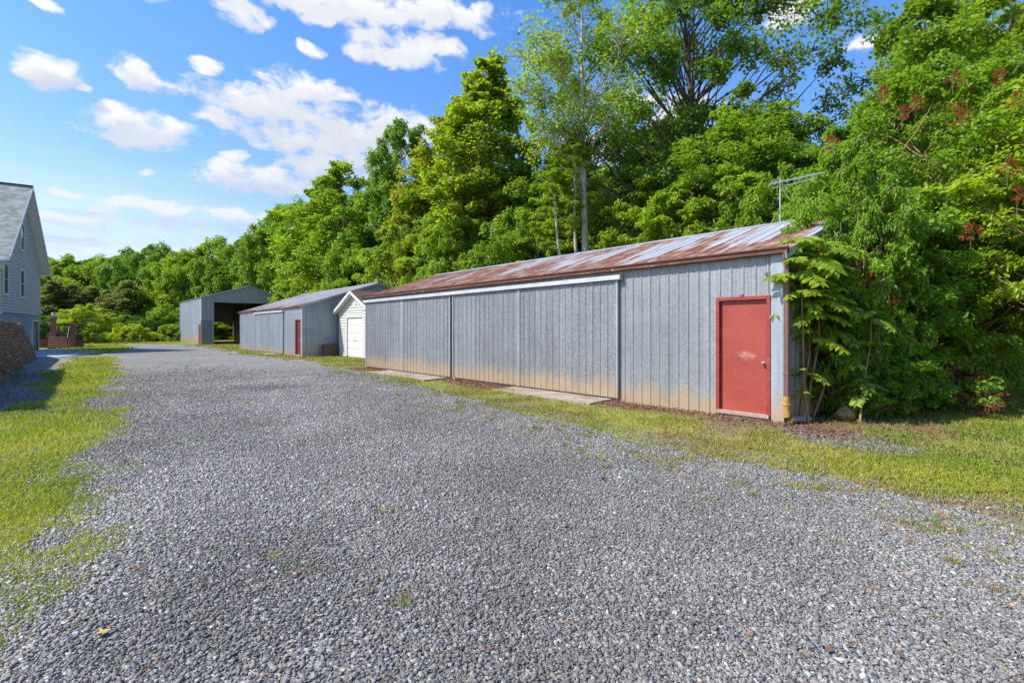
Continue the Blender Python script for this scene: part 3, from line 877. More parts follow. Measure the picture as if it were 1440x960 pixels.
def door(root, x0, x1, ztop, zs=.09, mat='reddoor'):
    """flush door with painted frame; x0 < x1 along the wall"""
    fw = .075
    mb = MB()
    mb.box(x0+.004, x0+fw, -.13, .035, zs, ztop); mb.box(x1-fw, x1-.004, -.13, .035, zs, ztop)
    mb.box(x0+fw, x1-fw, -.13, .034, ztop-fw, ztop-.002)
    # stop
    f = None
    leaf = MB(); leaf.box(x0+fw+.004, x1-fw-.004, -.085, -.04, zs+.035, ztop-fw-.004)
    d = leaf.build('door', M[mat], root, bevel=.004)
    mb.build('frame', M['redframe'], d, bevel=.006)
    mb = MB(); mb.box(x0+.03, x1-.03, -.13, .055, zs-.04, zs+.03); mb.build('sill', M['sill'], d, bevel=.005)
    mb = MB(); xk = x0+fw+.075
    mb.lathe([(.033,-.04),(.033,-.032),(.012,-.03),(.012,-.005),(.024,.0),(.030,.012),(.028,.026),(.018,.034),(.002,.036)], c=(xk, 0, zs+.98), n=16, axis='y')
    mb.build('knob', M['steel'], d, smooth=False)
    mb = MB()
    for z in (.3, 1.05, 1.85): mb.tube([(x1-fw-.004, -.036, zs+z), (x1-fw-.004, -.036, zs+z+.09)], .008, 8)
    mb.each('hinge', M['redframe'], d)
    mb = MB(); mb.box((x0+x1)/2-.03, (x0+x1)/2+.03, .03, .055, ztop+.012, ztop+.028); mb.build('latch', M['blackmetal'], d)
    mb = MB(); mb.box(x0+.02, x1-.02, -.12, .02, -.05, zs-.042); mb.build('threshold_block', M['conc'], d)
    return d

def slide_door(root, x0, x1, zt, zb, y, mat='galv_door'):
    mb = MB()
    ribbed(mb, x0+.02, x1-.02, zb, zt, lambda u, o, z: (u, y+o, z), th=.03)
    d = mb.build('sliding_door', M[mat], root)
    mb = MB()
    mb.box(x0, x0+.055, y-.035, y+.028, zb-.004, zt); mb.box(x1-.055, x1, y-.035, y+.028, zb-.004, zt)
    mb.each('edge_trim', M['galv_trim'], d)
    return d

def rail_cover(root, x0, x1, y, z0, z1):
    mb = MB()
    h = z1-z0
    prof = [(0, z1), (y*.75, z1-.01), (y, z1-.03), (y, z0), (y-.012, z0), (y-.012, z1-.036), (y*.7, z1-.024), (0, z1-.016)]
    mb.extrude(prof, lambda a, b: (x0, a, b), lambda a, b: (x1, a, b))
    r = mb.build('door_rail', M['rail'], root)
    mb = MB(); mb.box(x0-.006, x0-.001, .01, y+.004, z0-.01, z1+.008); mb.box(x1+.001, x1+.006, .01, y+.004, z0-.01, z1+.008)
    mb.each('end_cap', M['rail'], r)
    return r

def gutter(root, x0, x1, y, zt):
    prof = [(0,0),(0,-.11),(.085,-.11),(.105,-.085),(.105,-.055),(.13,-.02),(.13,0),(.118,0),(.118,-.017),(.094,-.05),(.094,-.08),(.08,-.098),(.01,-.098),(.01,0)]
    mb = MB()
    mb.extrude(prof, lambda a, b: (x0, y+a, zt+b), lambda a, b: (x1, y+a, zt+b))
    g = mb.build('gutter', M['gutter'], root)
    mb = MB()
    for xx in (x0, x1): mb.box(xx-.003, xx+.003, y, y+.128, zt-.112, zt-.004)
    x = x0+.9
    while x < x1:
        mb.box(x-.012, x+.012, y+.005, y+.128, zt+.001, zt+.005); x += .9
    mb.each('gutter_bracket', M['gutter'], g)
    return g

def framing(root, W, L, EH, P):
    """posts and rafters inside"""
    mb = MB()
    x = .12
    while x < L:
        for yy in (-.12, -W+.12): mb.box(x-.06, x+.06, yy-.06, yy+.06, 0, EH-.12)
        x += 2.6
    mb.build('post', M['wood_in'], root)

def long_barn(root, W, L, EH, P, mat, matdoor, roofmat, bays, far_trim=True):
    zt = EH-.012
    mb = MB()
    ribbed(mb, 1.252, L-.12, -.05, zt, FRONT)
    ribbed(mb, .195, 1.252, 2.335, zt, FRONT)
    mb.build('front_wall', M[mat], root)
    top = lambda u: EH+P*min(u, W-u)-.012
    for nm, Mf in (('gable_wall', NEARG(W)), ('gable_wall', FARG(L))):
        mb = MB(); ribbed(mb, .005, W-.005, -.05, top, Mf, extra=(W/2,)); mb.build(nm, M[mat], root)
    mb = MB(); ribbed(mb, .04, L-.04, -.05, zt, BACK(W)); mb.build('rear_wall', M[mat], root)
    for x0, x1, y0, y1 in ((-.03,.195,-.035,.028), (L-.12, L+.03, -.035, .028)):
        mb = MB(); mb.box(x0, x1, y0, y1, -.05, zt-.003); 
        mb.box(x0 if x0 < 0 else x1-.012, x0+.012 if x0 < 0 else x1, -.2, y0-.001, -.05, zt-.004)
        mb.build('corner_trim', M['galv_trim'], root, bevel=.004)
    roof_parts(root, W, L, EH, P, roofmat)
    for leafs in bays:
        for i, (a, b) in enumerate(leafs): slide_door(root, a, b, 2.90, .085, .062 + (.0 if i % 2 == 0 else .004), matdoor)
    return root

B1 = thing('steel_barn', 'long galvanised steel barn with rust streaked roof and large sliding doors, nearest the drive', 'barn', (BX, BY, 0), RZB)
W1, L1, E1, P1_ = 7.3, 17.28, 3.10, .333
long_barn(B1, W1, L1, E1, P1_, 'galv', 'galv_door', M['roof1'], [((3.60,7.09),(7.09,10.43)), ((10.58,13.9),(13.9,17.17))])
door(B1, .20, 1.25, 2.335)
rail_cover(B1, 3.5, L1+.02, .15, 2.865, 2.985)
gutter(B1, -.13, L1+.12, .055, 3.175)
def downspout():
    mb = MB()
    mb.tube([(-.075,.12,3.07), (-.075,.115,2.98), (-.075,.07,2.86), (-.075,.05,2.75)], .042, 4)
    for z0, z1 in ((2.76, .46),): mb.box(-.116, -.036, .002, .082, z1, z0)
    for k in range(3): mb.box(-.105+k*.025, -.095+k*.025, .082, .087, .47, 2.74)
    ds = mb.build('downspout', M['spout'], B1, bevel=.006)
    mb = MB()
    for z in (2.3, .9): mb.box(-.122, -.03, -.004, .09, z, z+.03)
    mb.each('strap', M['spout'], ds)
    mb = MB()
    mb.tube([(-.076,.042,.50), (-.076,.042,.36), (-.076,.042,.24), (-.085,.04,.14), (-.11,.0,.085), (-.13,-.08,.075)], [.062,.062,.058,.060,.062,.060], 14)
    mb.lathe([(.067,.335),(.070,.345),(.070,.365),(.067,.375)], c=(-.076,.042,0), n=14)
    mb.build('elbow', M['yellow'], ds, smooth=False)
    mb = MB(); mb.tube([(-.128,-.07,.075), (-.16,-.22,.07), (-.26,-.52,.06)], .055, 12); mb.build('drain_pipe', M['greypipe'], ds)
downspout()

B2P = (-12.85, 30.5, 0)
B2 = thing('steel_barn', 'second steel barn with pale roof and dark gable end, behind the small white garage', 'barn', B2P, RZB)
W2, L2, E2 = 10.0, 15.4, 3.15
long_barn(B2, W2, L2, E2, .333, 'galv_barn2', 'galv_barn2', M['roof2'], [((3.6,7.2),(7.2,10.5))])
door(B2, .20, 1.25, 2.335, mat='red_shaded')
rail_cover(B2, 3.5, 10.6, .15, 2.865, 2.985)

def far_barn():
    root = thing('steel_barn', 'tall open-fronted steel barn with wide doorway, farthest down the drive', 'barn', (-35.4, 56.7, 0), RZB)
    W, L, E, P = 10.0, 15.6, 5.35, .31
    m = M['galv_far']
    mb = MB(); ribbed(mb, .02, L-.02, -.05, E, FRONT, minor=False); 
    mb.build('side_wall', m, root)
    top = lambda u: E+P*min(u, W-u)-.012
    mb = MB()
    Mf = NEARG(W)
    ribbed(mb, .005, 1.15, -.05, top, Mf, minor=False); ribbed(mb, W-1.15, W-.005, -.05, top, Mf, minor=False)
    ribbed(mb, 1.15, W-1.15, 4.93, top, Mf, extra=(W/2,), minor=False)
    mb.build('front_gable', M['galv_far_front'], root)
    mb = MB(); Mf = FARG(L)
    ribbed(mb, .005, 1.15, -.05, top, Mf, minor=False); ribbed(mb, 6.5, W-.005, -.05, top, Mf, minor=False); ribbed(mb, 1.15, 6.5, 2.75, top, Mf, extra=(W/2,), minor=False)
    mb.build('rear_gable', m, root)
    mb = MB(); ribbed(mb, .04, L-.04, -.05, E, BACK(W), minor=False); mb.build('side_wall', m, root)
    roof_parts(root, W, L, E, P, M['roof3'], oh=.12)
    mb = MB(); mb.box(-.05,.10,-.05,.045,2.75,E-.01); mb.each('corner_trim', M['white'], root)
    mb = MB(); mb.box(-.042,.10,-.05,.038,-.05,2.745); mb.build('corner_trim', M['galv_trim'], root)
    mb = MB(); mb.box(L-.1, L+.03, -.05, .04, -.05, E-.01); mb.build('corner_trim', M['galv_trim'], root)
    # frame round the doorway, headers, rafters, posts
    mb = MB(); mb.box(-.045, .06, -1.25, -1.12, 0, 4.93); mb.box(-.045, .06, -W+1.12, -W+1.25, 0, 4.93); mb.box(-.05, .06, -W+1.12, -1.12, 4.86, 4.98)
    mb.build('doorway_trim', M['galv_trim'], root)
    x = 2.6
    while x < L:
        for yy in (-.16, -W+.16):
            mb = MB(); mb.box(x-.08, x+.08, yy-.08, yy+.08, 0, E-.15); mb.build('post', M['wood_in'], root)
        mb = MB()
        mb.bar((x, -.1, E-.1), (x, -W/2, E+P*W/2-.2), .07, .2); mb.bar((x, -W+.1, E-.1), (x, -W/2, E+P*W/2-.2), .07, .2)
        mb.bar((x, -.1, E-.25), (x, -W+.1, E-.25), .07, .2)
        mb.build('truss', M['wood_in'], root)
        x += 2.6
    mb = MB()
    for z in (1.2, 2.4, 3.6, 4.8): mb.box(.05, L-.05, -W+.035, -W+.09, z-.05, z+.05); mb.box(.05, L-.05, -.09, -.036, z-.05, z+.05)
    mb.each('wall_girt', M['wood_in'], root)
    mb = MB(); mb.box(L-.3, L-.12, -6.62, -6.48, 0, 4.6); mb.build('post', M['wood_in'], root)
    # narrow red door on the long side close to the corner
    mb = MB(); mb.box(.28, 1.15, .022, .05, .05, 2.2); d = mb.build('door', M['red_shaded'], root)
    mb = MB(); mb.box(.2, .28, .02, .065, .0, 2.3); mb.box(1.15, 1.23, .02, .065, .0, 2.3); mb.box(.28, 1.15, .02, .065, 2.2, 2.3); mb.build('frame', M['redframe'], d)
    mb = MB(); mb.lathe([(.03,.05),(.012,.055),(.03,.08),(.02,.1),(.002,.102)], c=(.36,0,1.05), n=10, axis='y'); mb.build('knob', M['steel'], d)
far_barn()

def garage():
    root = thing('garage', 'small cream sided garage with white roller door, squeezed between two steel barns', 'garage', (-10.89, 31.5, 0), math.atan2(-DY, -DX)+0)
    # local: x along the front to the right, y into the depth after the turn -> use mapping with y = -depth
    Wd, E, P, Dp = 4.5, 2.86, .46, 5.5
    # rotation is direction -d; +90 deg of that points away from the drive
    def lap(mb, u0, u1, z0, z1, Mf, step=.17, cut=None):
        z = z0
        while z < z1-.01:
            zb = min(z+step, z1)
            a0, a1 = (u0, u1) if cut is None else cut(z)
            b0, b1 = (u0, u1) if cut is None else cut(zb)
            if a1-a0 > .02:
                vs = [Mf(a0, .045, z), Mf(a1, .045, z), Mf(b1, .006, zb), Mf(b0, .006, zb), Mf(a0, -.04, z), Mf(a1, -.04, z), Mf(b1, -.04, zb), Mf(b0, -.04, zb)]
                mb.add(vs, [(0,1,2,3),(7,6,5,4),(0,4,5,1),(1,5,6,2),(2,6,7,3),(3,7,4,0)])
            z = zb
    FR = lambda u, o, z: (u, -o, z)
    d0, d1, dt = 1.12, 3.38, 2.42
    mb = MB()
    lap(mb, .06, d0-.10, .06, E-.02, FR); lap(mb, d1+.10, Wd-.06, .06, E-.02, FR); lap(mb, d0-.10, d1+.10, dt+.12, E-.02, FR)
    lap(mb, 0, Wd, E-.02, E+P*Wd/2-.03, FR, cut=lambda z: ((z-E+.02)/P+.03, Wd-(z-E+.02)/P-.03))
    mb.build('front_wall', M['cream'], root)
    mb = MB(); lap(mb, .06, Dp-.02, .06, E-.02, lambda u, o, z: (-o, u, z)); mb.build('side_wall', M['cream'], root)
    mb = MB(); lap(mb, .06, Dp-.02, .06, E-.02, lambda u, o, z: (Wd+o, u, z)); mb.build('side_wall', M['cream'], root)
    mb = MB(); lap(mb, .02, Wd-.02, .06, E-.02, lambda u, o, z: (u, Dp+o, z)); mb.build('rear_wall', M['cream'], root)
    mb = MB(); mb.box(-.03,.06,-.03,.05,.03,E); mb.box(Wd-.06,Wd+.03,-.03,.05,.03,E); mb.each('corner_trim', M['white'], root)
    mb = MB(); mb.box(-.02, Wd+.02, -.02, Dp, -.06, .055); mb.build('foundation', M['conc'], root)
    fo, so_ = .32, .26
    for s in (0, 1):
        mb = MB()
        zz = lambda t: E+.06+P*(Wd/2)*(1-t) if True else 0
        xe = -so_ if s == 0 else Wd+so_; ze = E+.06-P*so_; zr = E+.06+P*Wd/2
        vs = [(xe,-fo,ze),(Wd/2,-fo,zr),(Wd/2,Dp+.2,zr),(xe,Dp+.2,ze)]
        vs2 = [(a,b,c+.05) for a,b,c in vs]
        mb.add(vs+vs2, [(3,2,1,0),(4,5,6,7),(0,1,5,4),(1,2,6,5),(2,3,7,6),(3,0,4,7)])
        mb.build('roof_slope', M['shingle_brown'], root)
        mb = MB(); mb.bar((xe,-fo-.012,ze-.035),(Wd/2,-fo-.012,zr-.035),.025,.15); mb.box(xe-.02,xe+.02,-fo-.03,Dp+.2,ze-.12,ze+.02)
        mb.build('fascia', M['white'], root)
        mb = MB(); vs = [(xe+.02*(1 if s==0 else -1),-fo,ze-.09),(Wd/2,-fo,zr-.09),(Wd/2,-.03,zr-.09),(xe+.02*(1 if s==0 else -1),-.03,ze-.09)]
        vs2 = [(a,b,c+.02) for a,b,c in vs]; mb.add(vs+vs2, [(3,2,1,0),(4,5,6,7),(0,1,5,4),(1,2,6,5),(2,3,7,6),(3,0,4,7)])
        mb.build('soffit', M['white'], root)
    mb = MB(); mb.box(d0-.10,d0,-.03,.06,.05,dt+.10); mb.box(d1,d1+.10,-.03,.06,.05,dt+.10); mb.box(d0,d1,-.03,.06,dt,dt+.10)
    mb.build('door_frame', M['white'], root)
    mb = MB()
    for k in range(5):
        z0 = .06+k*(dt-.06)/5; z1 = z0+(dt-.06)/5-.012
        mb.box(d0+.004,d1-.004,.05,.08,z0,z1)
        mb.box(d0+.05,d1-.05,.044,.05,z0+.07,z1-.07)
    dd = mb.build('roller_door', M['white'], root, bevel=.006)
    mb = MB(); mb.box((d0+d1)/2-.07,(d0+d1)/2+.07,.02,.044,1.02,1.05); mb.tube([((d0+d1)/2,.03,.98),((d0+d1)/2,.03,1.09)],.012,8); mb.build('handle', M['steel'], dd)
    # ornate gable vent
    mb = MB(); cz = E+.42; cx = Wd/2
    mb.lathe([(.20,0),(.24,-.02),(.24,-.05),(.17,-.05),(.17,-.03)], c=(cx,0,cz), n=8, axis='y')
    for dz in (-.1,-.03,.04,.11): mb.box(cx-.16,cx+.16,-.05,-.025,cz+dz-.02,cz+dz+.015)
    mb.bar((cx,-.045,cz+.18),(cx,-.045,cz+.42),.05,.03); mb.bar((cx-.24,-.045,cz),(cx-.4,-.045,cz-.02),.04,.03); mb.bar((cx+.24,-.045,cz),(cx+.4,-.045,cz-.02),.04,.03)
    mb.build('vent', M['white'], root)
garage()

def slab(name, label, u0, u1, v0, v1, z, cut=.15):
    root_p = (BX, BY, 0)
    mb = MB(); rg = random.Random(hash(name+str(u0)) % 999)
    top = []
    n = 10
    for i in range(n+1): top.append((u0+(u1-u0)*i/n, v1+rg.uniform(-.05,.05)))
    for i in range(n, -1, -1): top.append((u0+(u1-u0)*i/n, v0))
    k = len(top)
    vs = [(a, b, -.08) for a, b in top] + [(a, b, z+(.0 if b == v0 else -.025)) for a, b in top]
    fs = [tuple(range(k-1,-1,-1))] + [(i, (i+1) % k, k+(i+1) % k, k+i) for i in range(k)]
    for i in range(n): fs.append((k+i, k+i+1, k+2*n-i, k+2*n+1-i))
    mb.add(vs, fs)
    o = mb.build(name, M['conc'], None, bevel=.012)
    o.location = root_p; o.rotation_euler = (0,0,RZB)
    tag(o, label, 'concrete apron')
slab('concrete_apron', 'worn concrete apron below the wide doors nearer the red door', 3.75, 7.2, .11, .95, .062)
slab('concrete_apron', 'worn concrete apron below the narrow far pair of sliding doors', 10.7, 14.9, .11, 1.0, .062)
o = None
def barn2_slab():
    mb = MB(); mb.box(3.8, 7.0, .11, .95, -.06, .055)
    s = mb.build('concrete_apron', M['conc'], None, bevel=.015); s.location = B2P; s.rotation_euler = (0,0,RZB)
    tag(s, 'concrete apron in front of the second barn with the pale roof', 'concrete apron')
barn2_slab()

def rusty_box():
    root = thing('metal_bin', 'rusty brown square bin standing against the dark barn gable', 'bin', (-11.62, 31.35, 0), RZB)
    mb = MB(); mb.box(-.36,.0,-.5,.32,.0,.72); b = mb.build('body', M['brownbox'], root, bevel=.02)
    mb = MB(); mb.box(-.385,.02,-.525,.345,.722,.765); mb.build('lid', M['brownbox'], root, bevel=.012)
    mb = MB()
    for z in (.18,.52): mb.box(-.375,-.361,-.5,.32,z,z+.04)
    mb.each('band', M['brownbox'], root)
rusty_box()

# roof things
def ridge_pt(B, W, E, P, x, dz=0):
    v = Matrix.Rotation(RZB, 3, 'Z') @ Vector((x, -W/2, 0))
    return (B[0]+v.x, B[1]+v.y, E+.05+P*W/2+.03+dz)
def antenna():
    # mast foot on the ridge, boom towards the drive
    px = ridge_pt((BX,BY), W1, E1, P1_, 1.42)
    root = thing('tv_antenna', 'old aluminium television antenna on a thin mast above the barn ridge', 'antenna', px, 0)
    h = 1.02
    mb = MB(); mb.tube([(0,0,-.03),(0,0,h+.06)], .017, 8); mb.build('mast', M['alu'], root)
    mb = MB()
    D0 = px[1]
    a = Vector((-.27, 0, h-.08)); b = Vector((1.02, -.15, h+.17))
    mb.bar(a, b, .03); mb.bar(a+Vector((.42,.05,-.02)), b+Vector((-.12,.1,-.10)), .022)
    bo = mb.build('boom', M['alu'], root)
    for i in range(9):
        t = .05+i*.115; p = a.lerp(b, t); L = .26-.015*i
        mb = MB(); mb.tube([p+Vector((-.05*L,-L,-.0)), p, p+Vector((.05*L,L,0))], .006, 5); mb.build('element', M['alu'], bo)
    mb = MB(); mb.tube([(0.02,0,h-.15),(.5,-.2,.0)], .006, 5); mb.build('guy_wire', M['alu'], root)
antenna()
def finial(pos, label, cross):
    root = thing('roof_rod', label, 'lightning rod', pos)
    mb = MB(); mb.tube([(0,0,-.04),(0,0,.42)], [.012,.006], 6); mb.build('rod', M['white'], root)
    mb = MB(); mb.lathe([(.006,.10),(.05,.13),(.06,.17),(.05,.21),(.006,.24)], n=12); mb.build('ball', M['white'], root)
    if cross:
        mb = MB(); mb.tube([(-.22,.05,.17),(.06,0,.19)], .008, 6); mb.build('arm', M['white'], root)
finial(ridge_pt((BX,BY), W1, E1, P1_, .62), 'small white finial with a side arm on the rusty barn ridge near the bushes', True)
finial(ridge_pt(B2P, W2, E2, .333, .3), 'thin rod with a ball on the ridge of the second barn', False)

# ------------------------------------------------------------------ the house on the left
HX, HY = -.545, .838
def house():
    root = thing('house', 'tall grey sided house with steep gable at the left edge', 'house', (-34.4, 33.4, 0), math.atan2(HY, HX))
    # local x along the gable (near -> far); +y runs away from the drive (into the house)
    Wd, E, AP, Dp, FB = 10.8, 6.9, 12.45, 13.0, 2.9
    P = (AP-E)/(Wd/2)
    gab = lambda u: E+P*min(u, Wd-u)
    def lap(mb, z0, z1, lims, Mf, step=.21):
        z = z0
        while z < z1-.01:
            zb = min(z+step, z1)
            a = lims(z); b = lims(zb-.001)
            if a[1]-a[0] > .05:
                vs = [Mf(a[0], .075, z), Mf(a[1], .075, z), Mf(b[1], .004, zb), Mf(b[0], .004, zb), Mf(a[0], -.05, z), Mf(a[1], -.05, z), Mf(b[1], -.05, zb), Mf(b[0], -.05, zb)]
                mb.add(vs, [(0,1,2,3),(7,6,5,4),(0,4,5,1),(1,5,6,2),(2,6,7,3),(3,7,4,0)])
            z = zb
    GM = lambda u, o, z: (u, -o, z)
    def lims(z):
        if z <= E: return (.1, Wd-.1)
        q = (z-E)/P; return (q+.02, Wd-q-.02)
    mb = MB(); lap(mb, FB, AP-.05, lims, GM); mb.build('gable_wall', M['siding'], root)
    mb = MB(); lap(mb, FB, E, lambda z: (.1, Dp), lambda u, o, z: (-o, u, z)); mb.build('front_wall', M['siding'], root)
    mb = MB(); lap(mb, FB, E, lambda z: (.1, Dp), lambda u, o, z: (Wd+o, u, z)); mb.build('rear_wall', M['siding'], root)
    mb = MB()
    for x0, x1 in ((-.04,.1),(Wd-.1,Wd+.04)): mb.box(x0, x1, -.04, .1, FB, E+.02)
    mb.each('corner_trim', M['white'], root)
    # foundation with the basement doorway cut out
    mb = MB(); g0, g1, gt = 8.55, 10.55, 2.36
    mb.box(.03, g0, .03, .4, -.1, FB-.004); mb.box(g1, Wd-.03, .03, .4, -.1, FB-.004); mb.box(g0, g1, .03, .4, gt, FB-.004)
    mb.box(.03, .4, .4, Dp, -.1, FB-.004); mb.box(Wd-.4, Wd-.03, .4, Dp, -.1, FB-.004)
    mb.build('foundation', M['bluebase'], root)
    mb = MB(); mb.box(g0-.12, g0, -.0, .36, 0, gt+.1); mb.box(g0, g1, -.0, .36, gt, gt+.1); mb.box(g1-.0, g1+.1, 0, .36, 0, gt+.1); mb.build('doorway_trim', M['white'], root)
    mb = MB()
    for k in range(4): mb.box(g0, g1, .30, .34, .02+k*.585, .59+k*.585)
    mb.build('basement_door', M['cream'], root, bevel=.01)
    # roof
    ovg, oe, th = .62, .45, .12
    for s in (0, 1):
        xe = -oe if s == 0 else Wd+oe; ze = E-P*oe+.12; zr = AP+.12
        vs = [(xe,-ovg,ze),(Wd/2,-ovg,zr),(Wd/2,Dp+.3,zr),(xe,Dp+.3,ze)]
        vs2 = [(a,b,c+th) for a,b,c in vs]
        mb = MB(); mb.add(vs+vs2, [(3,2,1,0),(4,5,6,7),(0,1,5,4),(1,2,6,5),(2,3,7,6),(3,0,4,7)])
        mb.build('roof_slope', M['shingle'], root)
        mb = MB(); mb.bar((xe,-ovg-.015,ze-.04),(Wd/2,-ovg-.015,zr-.04),.03,.22)
        mb.box(xe-.03,xe+.02,-ovg,Dp+.3,ze-.2,ze+.05); mb.build('fascia', M['white'], root)
        sg = 1 if s == 0 else -1
        vs = [(xe+.03*sg,-ovg,ze-.14),(Wd/2,-ovg,zr-.14),(Wd/2,-.035,zr-.14),(xe+.03*sg,-.035,ze-.14)]
        vs2 = [(a,b,c+.03) for a,b,c in vs]; mb = MB(); mb.add(vs+vs2, [(3,2,1,0),(4,5,6,7),(0,1,5,4),(1,2,6,5),(2,3,7,6),(3,0,4,7)])
        mb.build('soffit', M['white'], root)
        mb = MB(); mb.box(min(xe,-.03) if s==0 else Wd+.03, -.03 if s==0 else xe, -ovg, .0, ze-.26, ze-.2); mb.build('eave_return', M['white'], root)
    mb = MB(); mb.bar((Wd/2,-ovg-.02,AP+.12+th),(Wd/2,Dp+.3,AP+.12+th),.3,.05); mb.build('ridge_cap', M['blackmetal'], root)
    def window(xc, z0, z1, w, arch=False):
        mb = MB(); t = .17
        if arch:
            zc = z1-w/2
            n = 10
            out = [(xc-w/2-t, z0-t)] + [(xc+(w/2+t)*math.cos(a), zc+(w/2+t)*math.sin(a)) for a in [math.pi*(1-i/n) for i in range(n+1)]] + [(xc+w/2+t, z0-t)]
            inn = [(xc-w/2, z0)] + [(xc+w/2*math.cos(a), zc+w/2*math.sin(a)) for a in [math.pi*(1-i/n) for i in range(n+1)]] + [(xc+w/2, z0)]
            k = len(out); vs = []
            for y in (-.12, .0):
                vs += [(a, y, b) for a, b in out] + [(a, y, b) for a, b in inn]
            fs = []
            for i in range(k):
                j = (i+1) % k
                fs += [(i, j, k+j, k+i), (2*k+i, 3*k+i, 3*k+j, 2*k+j), (i, 2*k+i, 2*k+j, j), (k+i, k+j, 3*k+j, 3*k+i)]
            mb.add(vs, fs)
        else:
            mb.box(xc-w/2-t, xc-w/2, -.12, 0, z0-t, z1+t); mb.box(xc+w/2, xc+w/2+t, -.12, 0, z0-t, z1+t)
            mb.box(xc-w/2, xc+w/2, -.12, 0, z1, z1+t); mb.box(xc-w/2, xc+w/2, -.13, 0, z0-t, z0)
        zm = (z0+z1)/2; mb.box(xc-w/2, xc+w/2, -.105, -.077, zm-.03, zm+.03)
        f = mb.build('window', M['white'], root)
        mb = MB(); mb.box(xc-w/2+.001, xc+w/2-.001, -.075, -.055, z0+.001, (z1-.1) if arch else z1-.001); mb.build('pane', M['glass'], f)
    window(1.1, 4.2, 6.15, .86); window(5.1, 4.2, 6.12, .86); window(5.1, 7.75, 9.65, .8, True)
    # front porch corner
    por = MB()
    por.box(-2.2, -.05, -.15, Dp*.6, 2.72, 2.92); deck = por.build('porch_deck', M['white'], root)
    mb = MB(); mb.box(-1.6,-1.15,-.1,.35,2.92,5.7); mb.box(-1.7,-1.05,-.18,.43,2.92,3.2); mb.box(-1.7,-1.05,-.18,.43,5.5,5.7); mb.build('column', M['white'], deck, bevel=.02)
    mb = MB(); mb.box(-2.3,-.05,-.25,Dp*.6,5.7,6.15); mb.box(-2.4,-.05,-.33,Dp*.6,6.15,6.28); mb.build('cornice', M['white'], deck)
    mb = MB(); mb.box(-1.1,-.06,-.1,-.02,2.92,3.0); mb.box(-1.1,-.06,-.1,-.02,3.75,3.84)
    for k in range(8): mb.box(-1.08+k*.13,-1.04+k*.13,-.09,-.04,3.0,3.75)
    mb.build('railing', M['white'], deck)
    mb = MB(); mb.box(-2.1,-.05,-.1,Dp*.6,.0,2.7); mb.build('porch_base', M['bluebase'], deck)
    # coach lamp and hose bib bits by the corner
    mb = MB(); mb.lathe([(.02,3.0),(.10,3.02),(.11,3.22),(.05,3.3),(.01,3.34)], c=(10.35,-.16,0), n=10); mb.box(10.3,10.4,-.12,-.03,3.1,3.2); mb.build('wall_lamp', M['white'], root)
    mb = MB(); mb.box(8.0,8.12,-.03,.03,.6,1.6); mb.build('meter_box', M['white'], root)
house()

def apron_left():
    pts = [(-28.6,29.5),(-27.2,29.9),(-29.6,36),(-36.2,42.6),(-39.6,42.4),(-36.9,38.2)]
    k = len(pts); mb = MB()
    mb.add([(a,b,-.06) for a,b in pts]+[(a,b,.045) for a,b in pts], [tuple(range(k-1,-1,-1)), tuple(range(k,2*k))]+[(i,(i+1)%k,k+(i+1)%k,k+i) for i in range(k)])
    tag(mb.build('driveway_pad', M['conc_grey']), 'pale concrete pad before the basement door of the house', 'driveway', kind='structure')
apron_left()

